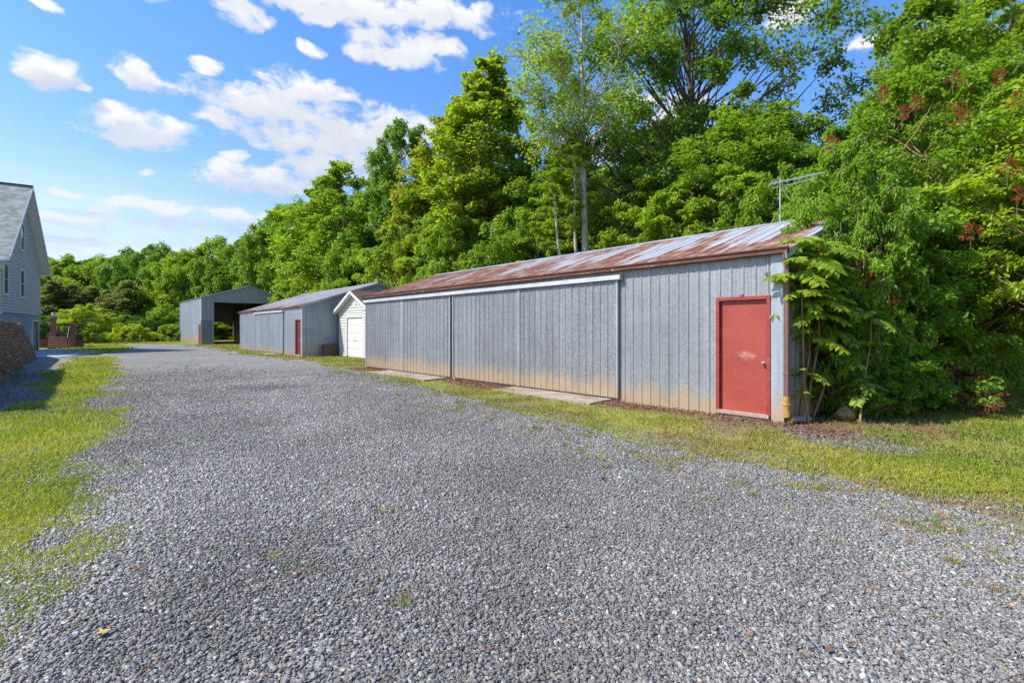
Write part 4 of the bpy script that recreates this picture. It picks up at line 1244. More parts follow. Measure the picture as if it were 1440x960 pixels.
WALLP = [(-11.5,10.2),(-15.9,15.45),(-20.6,20.88),(-21.15,21.15),(-24.2,24.8),(-27.1,28.33)]
def retaining_wall():
    rg = random.Random(5)
    V = []; Fc = []; vv = []
    def block(p, d, n, L, h, dep, z):
        d = Vector((d[0], d[1], 0)); n = Vector((n[0], n[1], 0))
        base = Vector((p[0], p[1], z)); b0 = len(V)
        jit = lambda s: rg.uniform(-s, s)
        for zz in (0, h):
            for (a, b) in ((0, 0), (.33*L, .03+jit(.03)), (.66*L, .03+jit(.03)), (L, 0), (L, -dep), (0, -dep)):
                q = base + d*(a+jit(.02)) + n*(b+jit(.055)) + Vector((0, 0, zz + jit(.018)))
                V.append(q)
        fs = [(5,4,3,2,1,0),(6,7,8,9,10,11)]+[(i,(i+1) % 6,6+(i+1) % 6,6+i) for i in range(6)]
        for f in fs: Fc.append(tuple(b0+i for i in f)); vv.append(0)
        r = rg.random()
        for i in range(len(vv)-8, len(vv)): vv[i] = r
    hh = .118; rows = 17
    segs = list(zip(WALLP, WALLP[1:]))
    for si, (a, b) in enumerate(segs):
        a = Vector(a); b = Vector(b); d = (b-a); L = d.length; d.normalize(); n = Vector((d.y, -d.x))
        if n.x < 0 and si != 2: n = -n
        if si == 2: n = Vector((.3,.95)).normalized()
        for r in range(rows):
            cut = 0
            if si == len(segs)-1: cut = r*.05       # the last stretch steps down
            off = -r*(.012 if si < 2 else .042)*hh/.155
            t = -rg.random()*.2
            while t < L-cut:
                bl = rg.uniform(.16, .46)
                bl2 = min(bl, L-cut-t+.05)
                if bl2 > .08:
                    p = a + d*t + n*off
                    block(p, d, n, bl2-.012, hh-.006, .32, r*hh-.02)
                t += bl
    loops = [i for f in Fc for i in f]; st = np.cumsum([0]+[len(f) for f in Fc[:-1]])
    me = np_mesh('retaining_wall', np.array([tuple(v) for v in V]), loops, st, {'v': ('FLOAT', 'FACE', vv)})
    o = obj('retaining_wall', me, M['wallrock'])
    tag(o, 'rough brown stone retaining wall below the house', 'retaining wall')
    # raised yard behind it
    pts = [(x-.62, y-.1) for x, y in WALLP] + [(-30.5,30.5),(-33.6,33.6),(-45,26),(-60,10),(-30,-5)]
    k = len(pts); mb = MB()
    mb.add([(a,b,-.1) for a,b in pts]+[(a,b,1.93) for a,b in pts], [tuple(range(k-1,-1,-1)), tuple(range(k,2*k))]+[(i,(i+1)%k,k+(i+1)%k,k+i) for i in range(k)])
    y = mb.build('raised_yard', None); y.data.materials.append(M['ground'])
    for nm, val in (('gr', 1.0), ('di', 0.0), ('st', 0.0)):
        at = y.data.attributes.new(nm, 'FLOAT', 'POINT'); at.data.foreach_set('value', [val]*len(y.data.vertices))
    tag(y, 'raised grassy yard held by the stone wall', 'yard', kind='structure')
    rg2 = np.random.default_rng(4); n = 14000
    t = rg2.random(n); sidx = rg2.integers(0, len(WALLP)-1, n); WP = np.array(WALLP)
    x = WP[sidx,0]*(1-t)+WP[sidx+1,0]*t - .45 - 1.6*rg2.random(n)**2; yy = WP[sidx,1]*(1-t)+WP[sidx+1,1]*t - .3 - .8*rg2.random(n)
    h = rg2.uniform(.06,.2,n); a = rg2.uniform(0,6.28,n); w = .016
    Vg = np.stack([np.stack([x-np.cos(a)*w,yy-np.sin(a)*w,0*x+1.92],1), np.stack([x+np.cos(a)*w,yy+np.sin(a)*w,0*x+1.92],1), np.stack([x+rg2.normal(0,.05,n),yy+rg2.normal(0,.05,n),1.93+h],1)],1).reshape(-1,3)
    me = np_mesh('yard_grass', Vg, np.arange(3*n), np.arange(n)*3, {'col': ('FLOAT_COLOR','FACE', np.concatenate([gcol(x,yy,rg2,.4,.1), np.ones((n,1))],1))})
    tag(obj('yard_grass', me, M['grass']), 'grass along the top of the stone retaining wall', 'grass', kind='stuff')
retaining_wall()

def brick_steps():
    D = 44.0
    root = thing('brick_steps', 'red brick entrance steps with pillars beside the house corner', 'steps', (-41.2, D, 0), R(40))
    root.scale = (.78, 1, 1)
    x0, x1 = 0.15, 2.05
    mb = MB()
    for k in range(5): mb.box(x0, x1, k*.33, 2.6, k*.2-.02 if k else -.1, (k+1)*.2-.045)
    st = mb.build('flight', M['brick'], root)
    mb = MB()
    for k in range(5): mb.box(x0-.0, x1, k*.33-.03, (k+1)*.33 if k < 4 else 2.6, (k+1)*.2-.044, (k+1)*.2)
    mb.each('tread', simple('step_tread', (.50,.33,.25), .8, 0, .2, 8), st)
    for (a, b, c, h) in ((.25,.75,1.75,2.72),(2.08,2.5,.0,2.18)):
        mb = MB(); mb.box(a, b, c, c+.5, -.1, h); p = mb.build('pillar', M['brick'], root)
        mb = MB(); mb.box(a-.06, b+.06, c-.06, c+.56, h, h+.09); mb.build('cap', M['conc'], p, bevel=.015)
    mb = MB(); mb.box(.0, .24, 1.9, 2.3, -.1, 1.35); mb.box(.76, 2.07, 2.1, 2.4, -.1, 1.3); mb.build('side_wall', M['brick'], root)
    mb = MB()
    for k in range(4): mb.box(.8+.32*k, 1.08+.32*k, 2.04, 2.46, 1.56-.14*k, 1.62-.14*k)
    mb.each('coping', M['conc'], root)
    mb = MB()
    for k in range(4): mb.box(.8+.32*k, 1.1+.32*k, 2.1, 2.4, 1.3, 1.555-.14*k)
    mb.build('stepped_wall', M['brick'], root)
    mb = MB(); mb.tube([(1.85,-.05,.0),(1.82,.05,.95),(1.95,1.3,2.0)],.03,8); mb.tube([(1.95,1.3,1.0),(1.95,1.3,2.0)],.03,8); mb.each('handrail', M['blackmetal'], root)
    f = thing('iron_fence', 'dark iron fence panels behind the brick steps', 'fence', (-41.2-2.9*math.sin(R(40)), D+2.9*math.cos(R(40)), 0), R(40))
    mb = MB(); mb.box(-.9,2.5,0,.04,2.1,2.16); mb.box(-.9,2.5,0,.04,.9,.96); mb.build('rail', M['blackmetal'], f)
    mb = MB()
    for k in range(43): mb.box(-.9+k*.079,-.862+k*.079,.0,.035,.8,2.3)
    mb.build('panel', M['blackmetal'], f)
    mb = MB(); mb.box(-.9,2.5,.3,2.5,-.1,.9); mb.build('base_wall', M['brick'], f)
    l = thing('pillar_lamp', 'small white lantern on top of the tall brick pillar', 'lamp', (-41.2+.5*.78*math.cos(R(40))-2.0*math.sin(R(40)), D+.5*.78*math.sin(R(40))+2.0*math.cos(R(40)), 2.81))
    mb = MB(); mb.lathe([(.09,0),(.10,.03),(.04,.05),(.04,.09)], n=10); mb.build('base', M['blackmetal'], l)
    mb = MB(); mb.lathe([(.10,.09),(.15,.3),(.15,.34)], n=6); mb.build('lantern', M['white'], l)
    mb = MB(); mb.lathe([(.19,.34),(.10,.42),(.02,.47)], n=6); mb.build('lamp_cap', M['blackmetal'], l)
brick_steps()

def rock(name, label, loc, s, seed):
    bm = bmesh.new(); bmesh.ops.create_icosphere(bm, subdivisions=3, radius=1)
    rg = random.Random(seed); planes = [(Vector((rg.gauss(0,1),rg.gauss(0,1),rg.gauss(0,.8))).normalized(), rg.uniform(.55,.9)) for _ in range(14)]
    for v in bm.verts:
        c = v.co.copy()
        for n, d in planes:
            q = c.dot(n)
            if q > d: c -= n*(q-d)*.9
        v.co = Vector((c.x*s[0], c.y*s[1], c.z*s[2]))
    me = bpy.data.meshes.new(name); bm.to_mesh(me); bm.free()
    o = obj(name, me, M['rock']); o.location = loc; tag(o, label, 'rock')
rock('rock', 'tan boulder lying in the shade under the bushes', (AT(1186, 9.35), 9.35, .10), (.21,.17,.18), 4)

def leaf_flake():
    x, y = G(134, 897)
    mb = MB()
    prof = [(0,0),(.03,.025),(.07,.03),(.11,.012),(.13,0),(.11,-.02),(.07,-.03),(.03,-.02)]
    k = len(prof)
    vs = [(a, b, .02+.14*abs(b)+.05*a) for a, b in prof]; vs2 = [(a, b, c-.002) for a, b, c in vs]
    mb.add(vs+vs2, [tuple(range(k)), tuple(range(2*k-1,k-1,-1))]+[(i,k+i,k+(i+1)%k,(i+1)%k) for i in range(k)])
    mb.tube([(0,0,.02),(-.03,-.008,.022)], .002, 5)
    o = mb.build('fallen_leaf', simple('yellow_leaf', (.55,.30,.03), .6, 0, .2, 20)); o.location = (x, y, .015); o.rotation_euler = (0,0,.6); o.scale = (.55,.55,.55)
    tag(o, 'single orange yellow leaf lying on the near gravel', 'leaf')
leaf_flake()

# ------------------------------------------------------------------ vegetation
def unit(a): return a/np.maximum(np.linalg.norm(a, axis=-1, keepdims=True), 1e-9)

def leaves_mesh(name, P, N, T, L, W, v, six=False, fold=.18):
    """one folded leaf per point; P base, T direction, N normal"""
    n = len(P); S = unit(np.cross(N, T)); N = unit(np.cross(T, S))
    L = L[:, None]; W = W[:, None]
    if six:
        f = fold*W
        vs = [P, P+T*L*.30+S*W*.42+N*f, P+T*L*.66+S*W*.40+N*f*.8, P+T*L-N*L*.10, P+T*L*.66-S*W*.40+N*f*.8, P+T*L*.30-S*W*.42+N*f]
        V = np.stack(vs, 1).reshape(-1, 3)
        loops = (np.array([0,1,2,3,0,3,4,5])[None]+(np.arange(n)*6)[:, None]).ravel(); st = np.arange(2*n)*4
    else:
        vs = [P, P+T*L*.45+S*W*.5+N*W*fold, P+T*L, P+T*L*.45-S*W*.5+N*W*fold]
        V = np.stack(vs, 1).reshape(-1, 3)
        loops = (np.array([0,1,2,0,2,3])[None]+(np.arange(n)*4)[:, None]).ravel(); st = np.arange(2*n)*3
    return np_mesh(name, V, loops, st, {'v': ('FLOAT', 'FACE', np.repeat(v, 2))})

def tubes_mesh(name, paths, sides=6):
    V = []; loops = []; st = []; nl = 0; nv = 0
    for pts, rad in paths:
        pts = np.asarray(pts, float); m = len(pts)
        d = unit(np.gradient(pts, axis=0))
        up = np.where(np.abs(d[:, 2:3]) < .9, np.array([[0,0,1.]]), np.array([[1.,0,0]]))
        x = unit(np.cross(d, up)); y = np.cross(x, d)
        a = np.arange(sides)*2*np.pi/sides
        ring = pts[:, None]+np.asarray(rad)[:, None, None]*(np.cos(a)[None,:,None]*x[:,None]+np.sin(a)[None,:,None]*y[:,None])
        V.append(ring.reshape(-1, 3))
        i = np.arange(m-1)[:, None]*sides; k = np.arange(sides)[None]; k2 = (k+1) % sides
        q = np.stack([i+k, i+k2, i+sides+k2, i+sides+k], -1).reshape(-1, 4)+nv
        loops.append(q.ravel()); st.append(np.arange(len(q))*4+nl); nl += 4*len(q)
        cap = np.arange(sides)+nv+(m-1)*sides
        loops.append(cap); st.append(np.array([nl])); nl += sides
        nv += m*sides
    me = np_mesh(name, np.concatenate(V), np.concatenate(loops), np.concatenate(st))
    me.shade_smooth()
    return me

PROF = {
    'broad': ([0,.08,.25,.5,.72,.88,1], [.55,.8,.98,1,.82,.52,.08]),
    'oval':  ([0,.1,.3,.5,.75,.9,1], [.35,.62,.92,1,.72,.40,.05]),
    'spire': ([0,.1,.3,.5,.7,.85,1], [.55,.85,1,.90,.68,.42,.08]),
    'vase':  ([0,.15,.4,.65,.85,1], [.15,.35,.7,1,.9,.35]),
    'shrub': ([0,.15,.4,.7,.9,1], [.75,.95,1,.85,.55,.15]),
    'cone':  ([0,.15,.5,.8,1], [1,.95,.62,.28,.03]),
}
def gen_tree(seed, H, Rr, base, prof='broad', nc=110, sub=7, lpc=60, cr=1.0, leaf=.26, asp=.62, flat=.62, tr=.22, lobes=.28, stems=1, droop=.25, hollow=.45, six=False, bend=.03, limb=True, updir=.55, thin=None, twig=False):
    rg = np.random.default_rng(seed)
    hx, hr = PROF[prof]
    hz = []
    while len(hz) < nc:
        h = rg.random()
        if rg.random() < np.interp(h, hx, hr)**1.2+.05: hz.append(h)
    hz = np.array(hz)
    nt_ = max(3, nc//22); hz[:nt_] = np.linspace(.86, 1.0, nt_)
    th = rg.uniform(0, 2*np.pi, nc)
    ph = rg.uniform(0, 6.28, 6)
    lob = 1+lobes*(np.sin(2*th+ph[0]+3*hz)+.8*np.sin(3*th+ph[1]-5*hz)+.6*np.sin(5*th+ph[2]+8*hz))/1.6
    rad = Rr*np.interp(hz, hx, hr)*lob*(hollow+(1-hollow)*rg.random(nc)**.45)
    # trunk(s)
    def trunk_at(z, s=0):
        t = np.clip(z/H, 0, 1)
        sx = (np.sin(t*3.1+ph[3])-np.sin(ph[3]))*bend*H + (np.sin(t*9+ph[5])-np.sin(ph[5]))*bend*.18*H
        sy = (np.sin(t*2.7+ph[4])-np.sin(ph[4]))*bend*H
        if stems > 1:
            a = s*6.283/stems+ph[2]; sp = Rr*.42*t**.8
            sx = sx+np.cos(a)*(sp+.05*Rr); sy = sy+np.sin(a)*(sp+.05*Rr)
        return np.array([sx, sy, z])
    zc = H*(base+(1-base)*hz)
    C = np.stack([np.cos(th)*rad, np.sin(th)*rad, zc], 1)
    for i in range(nc):
        tt = trunk_at(zc[i]); 
        if stems == 1: C[i, :2] += tt[:2]
    paths = []
    for s in range(stems):
        zs = np.linspace(0, H*(.97 if stems == 1 else .74), 16); pts = np.array([trunk_at(z, s) for z in zs])
        r = tr*(1-zs/max(zs[-1]*1.03, .1))**.85*(1 if stems == 1 else .7)+.012
        r[0] *= 1.35; pts[0, 2] = -.15
        paths.append((pts, r))
    if limb:
        for i in range(nc):
            c = C[i]; s = int(rg.integers(stems))
            dist = np.hypot(c[0], c[1])
            z0 = max(c[2]-dist*(.55+.5*rg.random())-.04*H, H*base*.55 if base > .1 else H*.06)
            z0 = min(z0, H*.93)
            a = trunk_at(z0, s); r0 = max(tr*(1-z0/H)**.85*.42, .012)*(.6+.5*rg.random())
            m = (a+c)/2+np.array([0, 0, .10*dist])+rg.normal(0, .05*dist+.02, 3)
            t = np.linspace(0, 1, 7)[:, None]
            pts = (1-t)**2*a+2*t*(1-t)*m+t*t*c + np.concatenate([np.zeros((1,3)), rg.normal(0, .018*dist, (5,3)), np.zeros((1,3))])
            paths.append((pts, r0*(1-t[:, 0])**.9+.006+.0006*H*.3))
    # foliage
    ncr = cr*rg.uniform(.65, 1.35, nc)*np.where(hz > .85, .75, 1)
    k = sub
    d = unit(rg.normal(0, 1, (nc, k, 3))); d[..., 2] = d[..., 2]*flat
    outv = unit(C - np.array([0, 0, H*base+(H*(1-base))*.35]))
    SC_ = C[:, None]+d*(ncr[:, None, None]*rg.uniform(.35, 1.0, (nc, k, 1)))+outv[:, None]*ncr[:, None, None]*.2
    srad = (ncr[:, None]*rg.uniform(.28, .55, (nc, k)))
    if twig:
        for i in range(nc):
            for j in range(k):
                t = np.linspace(0, 1, 4)[:, None]; a = C[i]; b = SC_[i, j]
                paths.append((a*(1-t)+b*t+np.concatenate([np.zeros((1,3)), rg.normal(0,.04*ncr[i],(2,3)), np.zeros((1,3))]), .008*(1-t[:,0])*max(H/6, .8)+.003))
    nl = lpc
    q = unit(rg.normal(0, 1, (nc, k, nl, 3))); rr = rg.random((nc, k, nl, 1))**.42
    q[..., 2] = q[..., 2]*flat
    P = SC_[:, :, None]+q*rr*srad[:, :, None, None]
    out = unit(q+.6*outv[:, None, None])
    dens = rg.random((nc, k, nl)) < (thin if thin is not None else 1.0)
    fl = dens.ravel()
    P = P.reshape(-1, 3)[fl]; out = out.reshape(-1, 3)[fl]; n = len(P)
    up = np.array([0, 0, 1.0])
    Nn = unit(rg.normal(0, .55, (n, 3))+out*.55+up*updir)
    T = unit(rg.normal(0, .7, (n, 3))+out*.8-up*droop)
    T = unit(T-Nn*(T*Nn).sum(1, keepdims=True))
    Lf = leaf*rg.uniform(.65, 1.3, n)
    cl = np.repeat(np.clip(rg.normal(.5, .22, nc), 0, 1), k*nl)[fl]
    v = np.clip(.5*cl+.5*rg.random(n), 0, 1)
    me = leaves_mesh('crown_%d' % seed, P, Nn, T, Lf, Lf*asp, v, six)
    tm = tubes_mesh('trunk_%d' % seed, paths, 7 if H < 9 else 6)
    return {'crown': me, 'trunk': tm, 'H': H, 'R': Rr}

def pine(seed, H=14, Rr=3.0):
    rg = np.random.default_rng(seed); paths = []
    zs = np.linspace(-.1, H, 12); paths.append((np.stack([np.sin(zs*.3)*.12, np.cos(zs*.23)*.1, zs], 1), .16*(1-np.clip(zs,0,H)/H)+.015))
    P = []; T = []
    z = H*.14
    while z < H*.98:
        f = (z/H); L = Rr*np.interp(f, [0,.2,.6,1], [.8,1,.75,.08])
        for b in range(int(rg.integers(4, 7))):
            a = rg.uniform(0, 6.28); Lb = L*rg.uniform(.6, 1.12)
            t = np.linspace(0, 1, 7)[:, None]
            pts = np.array([0,0,z])+t*np.array([math.cos(a)*Lb, math.sin(a)*Lb, 0])+np.array([0,0,1])*(.10*Lb*t-.20*Lb*t**2+.1*Lb*(t**3))
            paths.append((pts, .03*(1-t[:,0])*(1.2-f)+.006))
            m = int(150*Lb/Rr)+20
            tt = rg.uniform(.22, 1.0, m); pc = np.stack([np.interp(tt, t[:,0], pts[:,i]) for i in range(3)], 1)
            side = np.array([-math.sin(a), math.cos(a), 0]); sd_ = rg.normal(0, 1, m)*.30*Lb*(1.1-tt)
            pc = pc+side*sd_[:,None]+np.stack([0*tt, 0*tt, rg.normal(0,.16,m)+.03], 1)
            P.append(pc); T.append(unit(np.array([math.cos(a),math.sin(a),.15])[None]*.7+side[None]*np.sign(sd_)[:,None]*.7+rg.normal(0,.35,(m,3))))
        z += H*.035*rg.uniform(.7,1.3)
    P = np.concatenate(P); T = np.concatenate(T); n = len(P)
    # tufts: 5 thin needles sprays per point
    P = np.repeat(P, 4, 0); T = unit(np.repeat(T, 4, 0)+rg.normal(0,.45,(4*n,3)))
    N_ = unit(rg.normal(0,.5,(4*n,3))+np.array([0,0,.9])); N_ = unit(N_-T*(N_*T).sum(1,keepdims=True))
    L = rg.uniform(.22,.42,4*n)
    return {'crown': leaves_mesh('pine_crown_%d' % seed, P, N_, T, L, L*.22, rg.random(4*n)), 'trunk': tubes_mesh('pine_trunk_%d' % seed, paths, 6), 'H': H, 'R': Rr}

K = {}
K['oakA'] = gen_tree(11, 20, 4.6, .10, 'broad', 130, 8, 56, 1.15, .27, flat=.85)
K['oakB'] = gen_tree(12, 20, 4.6, .07, 'oval', 130, 8, 56, 1.1, .25, lobes=.36, flat=.9)
K['oakC'] = gen_tree(13, 20, 4.6, .14, 'broad', 105, 8, 60, 1.25, .28, flat=.72, lobes=.36)
K['oakD'] = gen_tree(18, 20, 4.6, .05, 'vase', 130, 8, 56, 1.15, .26, lobes=.3, flat=.85)
K['roundA'] = gen_tree(51, 17, 7.5, .10, 'broad', 170, 9, 44, 1.35, .34, flat=.9, lobes=.22, hollow=.6)
K['roundB'] = gen_tree(52, 17, 6.5, .06, 'oval', 160, 9, 44, 1.25, .34, flat=.95, lobes=.28, hollow=.6)
K['poplar'] = gen_tree(14, 21, 3.4, .13, 'spire', 160, 8, 46, .85, .24, asp=.8, lobes=.2, tr=.25, flat=.8, thin=.9)
K['slender'] = gen_tree(15, 23, 3.6, .47, 'oval', 66, 9, 34, 1.15, .17, asp=.7, lobes=.35, tr=.23, flat=.9, bend=.008, hollow=.25, thin=.75, twig=True)
K['bigoak'] = gen_tree(16, 25, 7.0, .28, 'broad', 185, 9, 46, 1.25, .24, lobes=.36, tr=.36, flat=.62, hollow=.22, thin=.72, twig=True)
K['airy'] = gen_tree(17, 18, 4.2, .2, 'oval', 85, 9, 46, 1.15, .24, lobes=.4, tr=.17, flat=.5, hollow=.3, twig=True)
K['under'] = gen_tree(21, 7, 2.7, .10, 'oval', 70, 8, 44, .62, .17, flat=.34, tr=.07, lobes=.4, updir=1.1, stems=2)
K['under2'] = gen_tree(22, 7, 2.7, .04, 'shrub', 100, 8, 44, .62, .18, flat=.9, tr=.07, lobes=.4, stems=3)
K['shrub'] = gen_tree(23, 3.2, 2.0, .03, 'shrub', 75, 8, 40, .42, .13, flat=.95, tr=.035, stems=4, lobes=.3)
K['pineA'] = pine(31); K['pineB'] = pine(32, 14, 3.3)

def plant(kind, name, label, cat, loc, H, Rr, tint=(1,1,1), group=None, rz=None, leafm='leaf', barkm='bark'):
    k = K[kind]
    root = thing(name, label, cat, loc, rz if rz is not None else rnd.uniform(0, 6.28), group)
    if H > 10: H *= .945
    sx = Rr/k['R']; sz = H/k['H']
    root.scale = (sx, sx, sz)
    t = link(bpy.data.objects.new('trunk', k['trunk'])); t.parent = root
    c = link(bpy.data.objects.new('crown', k['crown'])); c.parent = root
    if not len(k['trunk'].materials): k['trunk'].materials.append(M[barkm])
    if not len(k['crown'].materials): k['crown'].materials.append(M[leafm])
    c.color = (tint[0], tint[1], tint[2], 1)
    if kind == 'seedhead': t.scale = (.3, .3, 1)
    return root
for k_, b_ in (('slender','bark_pale'),):
    K[k_]['trunk'].materials.append(M[b_])
for k_ in ('pineA','pineB'): K[k_]['crown'].materials.append(M['needles'])

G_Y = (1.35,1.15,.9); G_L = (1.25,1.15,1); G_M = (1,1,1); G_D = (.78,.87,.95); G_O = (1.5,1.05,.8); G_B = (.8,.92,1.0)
# (px, distance, top y in the photo, crown radius, kind, tint, label)
FRONT_ROW = [
 (300, 92, 333, 7.5, 'roundB', G_L, 'yellow green tree behind the left end of the open-fronted barn'),
 (345, 84, 329, 6.5, 'roundA', G_M, 'round green tree rising behind the ridge of the open-fronted barn'),
 (388, 74, 292, 5.8, 'roundB', G_M, 'green tree behind the right slope of the open-fronted barn roof'),
 (412, 69, 286, 4.2, 'oakD', G_B, 'narrow dark green tree just right of the open-fronted barn'),
 (452, 60, 240, 5.6, 'oakB', G_M, 'tall green tree over the roof of the second barn, left of the ridge'),
 (497, 54, 226, 6.0, 'oakA', G_L, 'bright leafy tree standing over the ridge end of the second barn'),
 (540, 49, 232, 4.6, 'oakC', G_M, 'broad green tree above the white garage'),
 (577, 47, 176, 3.4, 'oakD', G_B, 'tall dark tree with a ragged top behind the yellowish tree'),
 (612, 42, 140, 3.6, 'poplar', G_O, 'olive yellow tree left of the tallest poplar'),
 (588, 41, 240, 2.8, 'oakB', G_O, 'shorter yellowish tree in front of the olive yellow poplar'),
 (690, 36, 84, 3.9, 'poplar', G_Y, 'tall pointed poplar with yellow green crown against the blue sky'),
 (745, 34, 150, 3.2, 'airy', G_L, 'light green tree between the pointed poplar and the pale trunked tree'),
 (828, 23.4, -60, 3.3, 'slender', G_L, 'tall thin-leaved tree with pale trunk seen against the sky'),
 (785, 30, 225, 2.6, 'airy', G_Y, 'light green feathery tree just left of the tall pale trunk'),
 (890, 30, 215, 2.6, 'oakB', G_D, 'dark green tree just right of the tall pale trunk'),
 (930, 27, 205, 3.0, 'oakC', G_D, 'shaded bushy tree beneath the big dark oak'),
 (1000, 25, -150, 5.6, 'bigoak', G_D, 'big dark oak with open limbs reaching above the photo'),
 (1085, 20.5, 110, 2.9, 'airy', G_M, 'leaning mid green tree in front of the big dark oak'),
 (1000, 21, 195, 2.6, 'oakD', G_M, 'green tree below the big oak, above the middle of the rusty roof'),
 (1150, 18.5, 180, 2.3, 'airy', G_B, 'blue green tree behind the antenna'),
 (1340, 18, -60, 2.7, 'oakB', G_M, 'tall green tree behind the bush with the reddish seed clusters'),
 (1385, 20, -90, 3.4, 'airy', G_L, 'tall light green tree at the upper right beyond the bushes'),
]
for i, (px, D, ty, r, k, tint, lab) in enumerate(FRONT_ROW):
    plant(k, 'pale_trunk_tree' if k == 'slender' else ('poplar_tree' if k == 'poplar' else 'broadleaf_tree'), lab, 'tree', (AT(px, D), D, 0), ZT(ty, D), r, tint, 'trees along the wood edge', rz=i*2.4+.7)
# three bare lower trunks that show above the roof beside the pale tree
def pole_tree(px, D, px2, ztop, r, label):
    root = thing('young_tree', label, 'tree', (AT(px, D), D, 0), 0, 'slim trunks above the rusty roof')
    x2 = AT(px2, D)-AT(px, D)
    t = np.linspace(0, 1, 12)[:, None]
    pts = np.concatenate([x2*t**1.3+.1*np.sin(t*7), .1*np.cos(t*5), ztop*t-.1*(1-t)], 1)
    me = tubes_mesh('slim_trunk', [(pts, r*(1-t[:,0]*.7))], 8); me.materials.append(M['bark_pale'])
    o = link(bpy.data.objects.new('trunk', me)); o.parent = root
    c = link(bpy.data.objects.new('crown', K['under']['crown'])); c.parent = root; c.location = (x2, 0, ztop-3.4); c.color = (1.2,1.12,1,1); c.scale = (.42,.42,.6)
pole_tree(802, 22.9, 777, 8.6, .11, 'slim pale trunk leaning left, left of the tall pale tree')
pole_tree(813, 23.0, 809, 9.8, .12, 'slim straight pale trunk directly left of the tall pale tree')

# understory along the wood edge, seen above the roofs
UNDER = [
 (905, 22, 320-58, 2.2, 'under', G_L), (960, 19.5, 300-36, 2.2, 'under', G_L), (1030, 18, 275-30, 2.2, 'under', G_L), (1095, 16.6, 268-22, 1.9, 'under2', G_M),
 (912, 24, 290, 2.0, 'under2', G_D), (720, 29, 305, 2.6, 'under2', G_M), (760, 27.5, 330-20, 2.2, 'under', G_L), (660, 33, 285, 2.8, 'under2', G_M), (620, 36, 280, 2.8, 'under', G_L), (580, 40, 300, 3.0, 'under2', G_L),
 (545, 42, 330, 3.0, 'under', G_L), (505, 46, 335, 3.2, 'under2', G_M), (470, 52, 340, 3.2, 'under2', G_L), (430, 60, 345, 3.6, 'under', G_L), (400, 66, 360, 3.6, 'under2', G_M), (1180, 15.5, 240, 1.9, 'under', G_B), (845, 29, 320, 2.0, 'under2', G_D),
]
UL = ['layered light green understory tree over the middle of the rusty roof', 'flat layered understory tree left of the antenna', 'bright layered understory tree closest to the antenna mast', 'bushy understory tree behind the antenna wire',
 'dark understory tree at the foot of the tall pale trunk', 'green understory bush at the foot of the feathery trees', 'small light layered tree left of the slim pale trunks', 'green understory bush at the foot of the pointed poplar', 'light layered understory tree at the foot of the olive tree', 'bright bush behind the far end of the rusty roof',
 'light layered bush just over the ridge rod of the second barn', 'green bush behind the ridge of the second barn', 'bright bush above the middle of the second barn roof', 'light layered bush above the left part of the second barn roof', 'green bush between the second barn and the open-fronted barn', 'dark layered shrub behind the near end of the rusty roof', 'dark bush between the slim pale trunks']
for i, (px, D, ty, r, k, tint) in enumerate(UNDER):
    plant(k, 'understory_tree', UL[i], 'tree', (AT(px, D), D, 0), ZT(ty, D), r, tint, 'understory along the wood edge', rz=i*1.7)

# deeper wood, trees half hidden behind the front row
rb = random.Random(21)
BACK = [(1240,25,165),(1110,28,200),(1185,30,200),(960,33,150),(900,34,230),(820,36,230),(760,39,240),(720,42,235),(655,44,225),(620,50,235),(560,55,235),(510,62,250),(470,70,255),(440,76,270),(400,88,300),(370,96,318),(335,108,338),(1450,27,-20),(1400,28,20),(1050,35,140),(1000,40,200),(850,44,240),(700,50,190),(545,66,250)]
for i, (px, D, ty) in enumerate(BACK):
    ty += 22
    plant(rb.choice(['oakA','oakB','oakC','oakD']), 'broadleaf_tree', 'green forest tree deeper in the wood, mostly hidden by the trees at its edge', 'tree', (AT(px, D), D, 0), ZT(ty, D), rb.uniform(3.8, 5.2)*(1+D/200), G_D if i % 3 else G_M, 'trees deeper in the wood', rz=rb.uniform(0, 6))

# far wood across the end of the drive
FARW = [(62,112,356,8,'roundA',G_L,'bright tree directly right of the house roof'),(95,108,358,7,'roundB',G_L,'bright round tree over the brick steps, in the far row'),(122,112,361,7,'roundA',G_M,'green tree in the far row above the pale round bush'),(150,108,358,7,'roundA',G_L,'bright yellow green tree in the middle of the far row'),
 (178,112,352,7,'roundB',G_M,'green tree in the far row left of the blue green oak'),(215,100,341,7.2,'roundA',G_B,'large blue green oak, highest crown of the far row'),(243,90,356,5.5,'roundB',G_M,'green tree close left of the open-fronted barn, with dark lower half'),(268,86,352,5.5,'roundA',G_L,'bright tree right behind the corner of the open-fronted barn'),
 (40,120,350,8,'roundB',G_M,'green tree partly hidden by the house gable')]
for i, (px, D, ty, r, k, tint, lab) in enumerate(FARW):
    plant(k, 'broadleaf_tree', lab, 'tree', (AT(px, D), D, 0), ZT(ty, D), r, tint, 'trees at the far end of the drive', rz=i*1.9)
PINES = [(75,84,388,4.0,'pineA','dull olive pine directly beside the house corner'),(100,86,394,4.2,'pineB','olive brown pine above the brick steps'),(128,88,402,4.0,'pineA','small olive pine behind the pale round bush'),(152,86,408,3.8,'pineB','olive pine with drooping sprays left of the spreading pine'),(178,84,390,5.0,'pineB','spreading brownish pine with flat branches, largest of the pines')]
for i, (px, D, ty, r, k, lab) in enumerate(PINES):
    plant(k, 'pine_tree', lab, 'pine tree', (AT(px, D), D, 0), ZT(ty, D), r, (1,1,1), 'pines at the far end of the drive', rz=i*1.3)
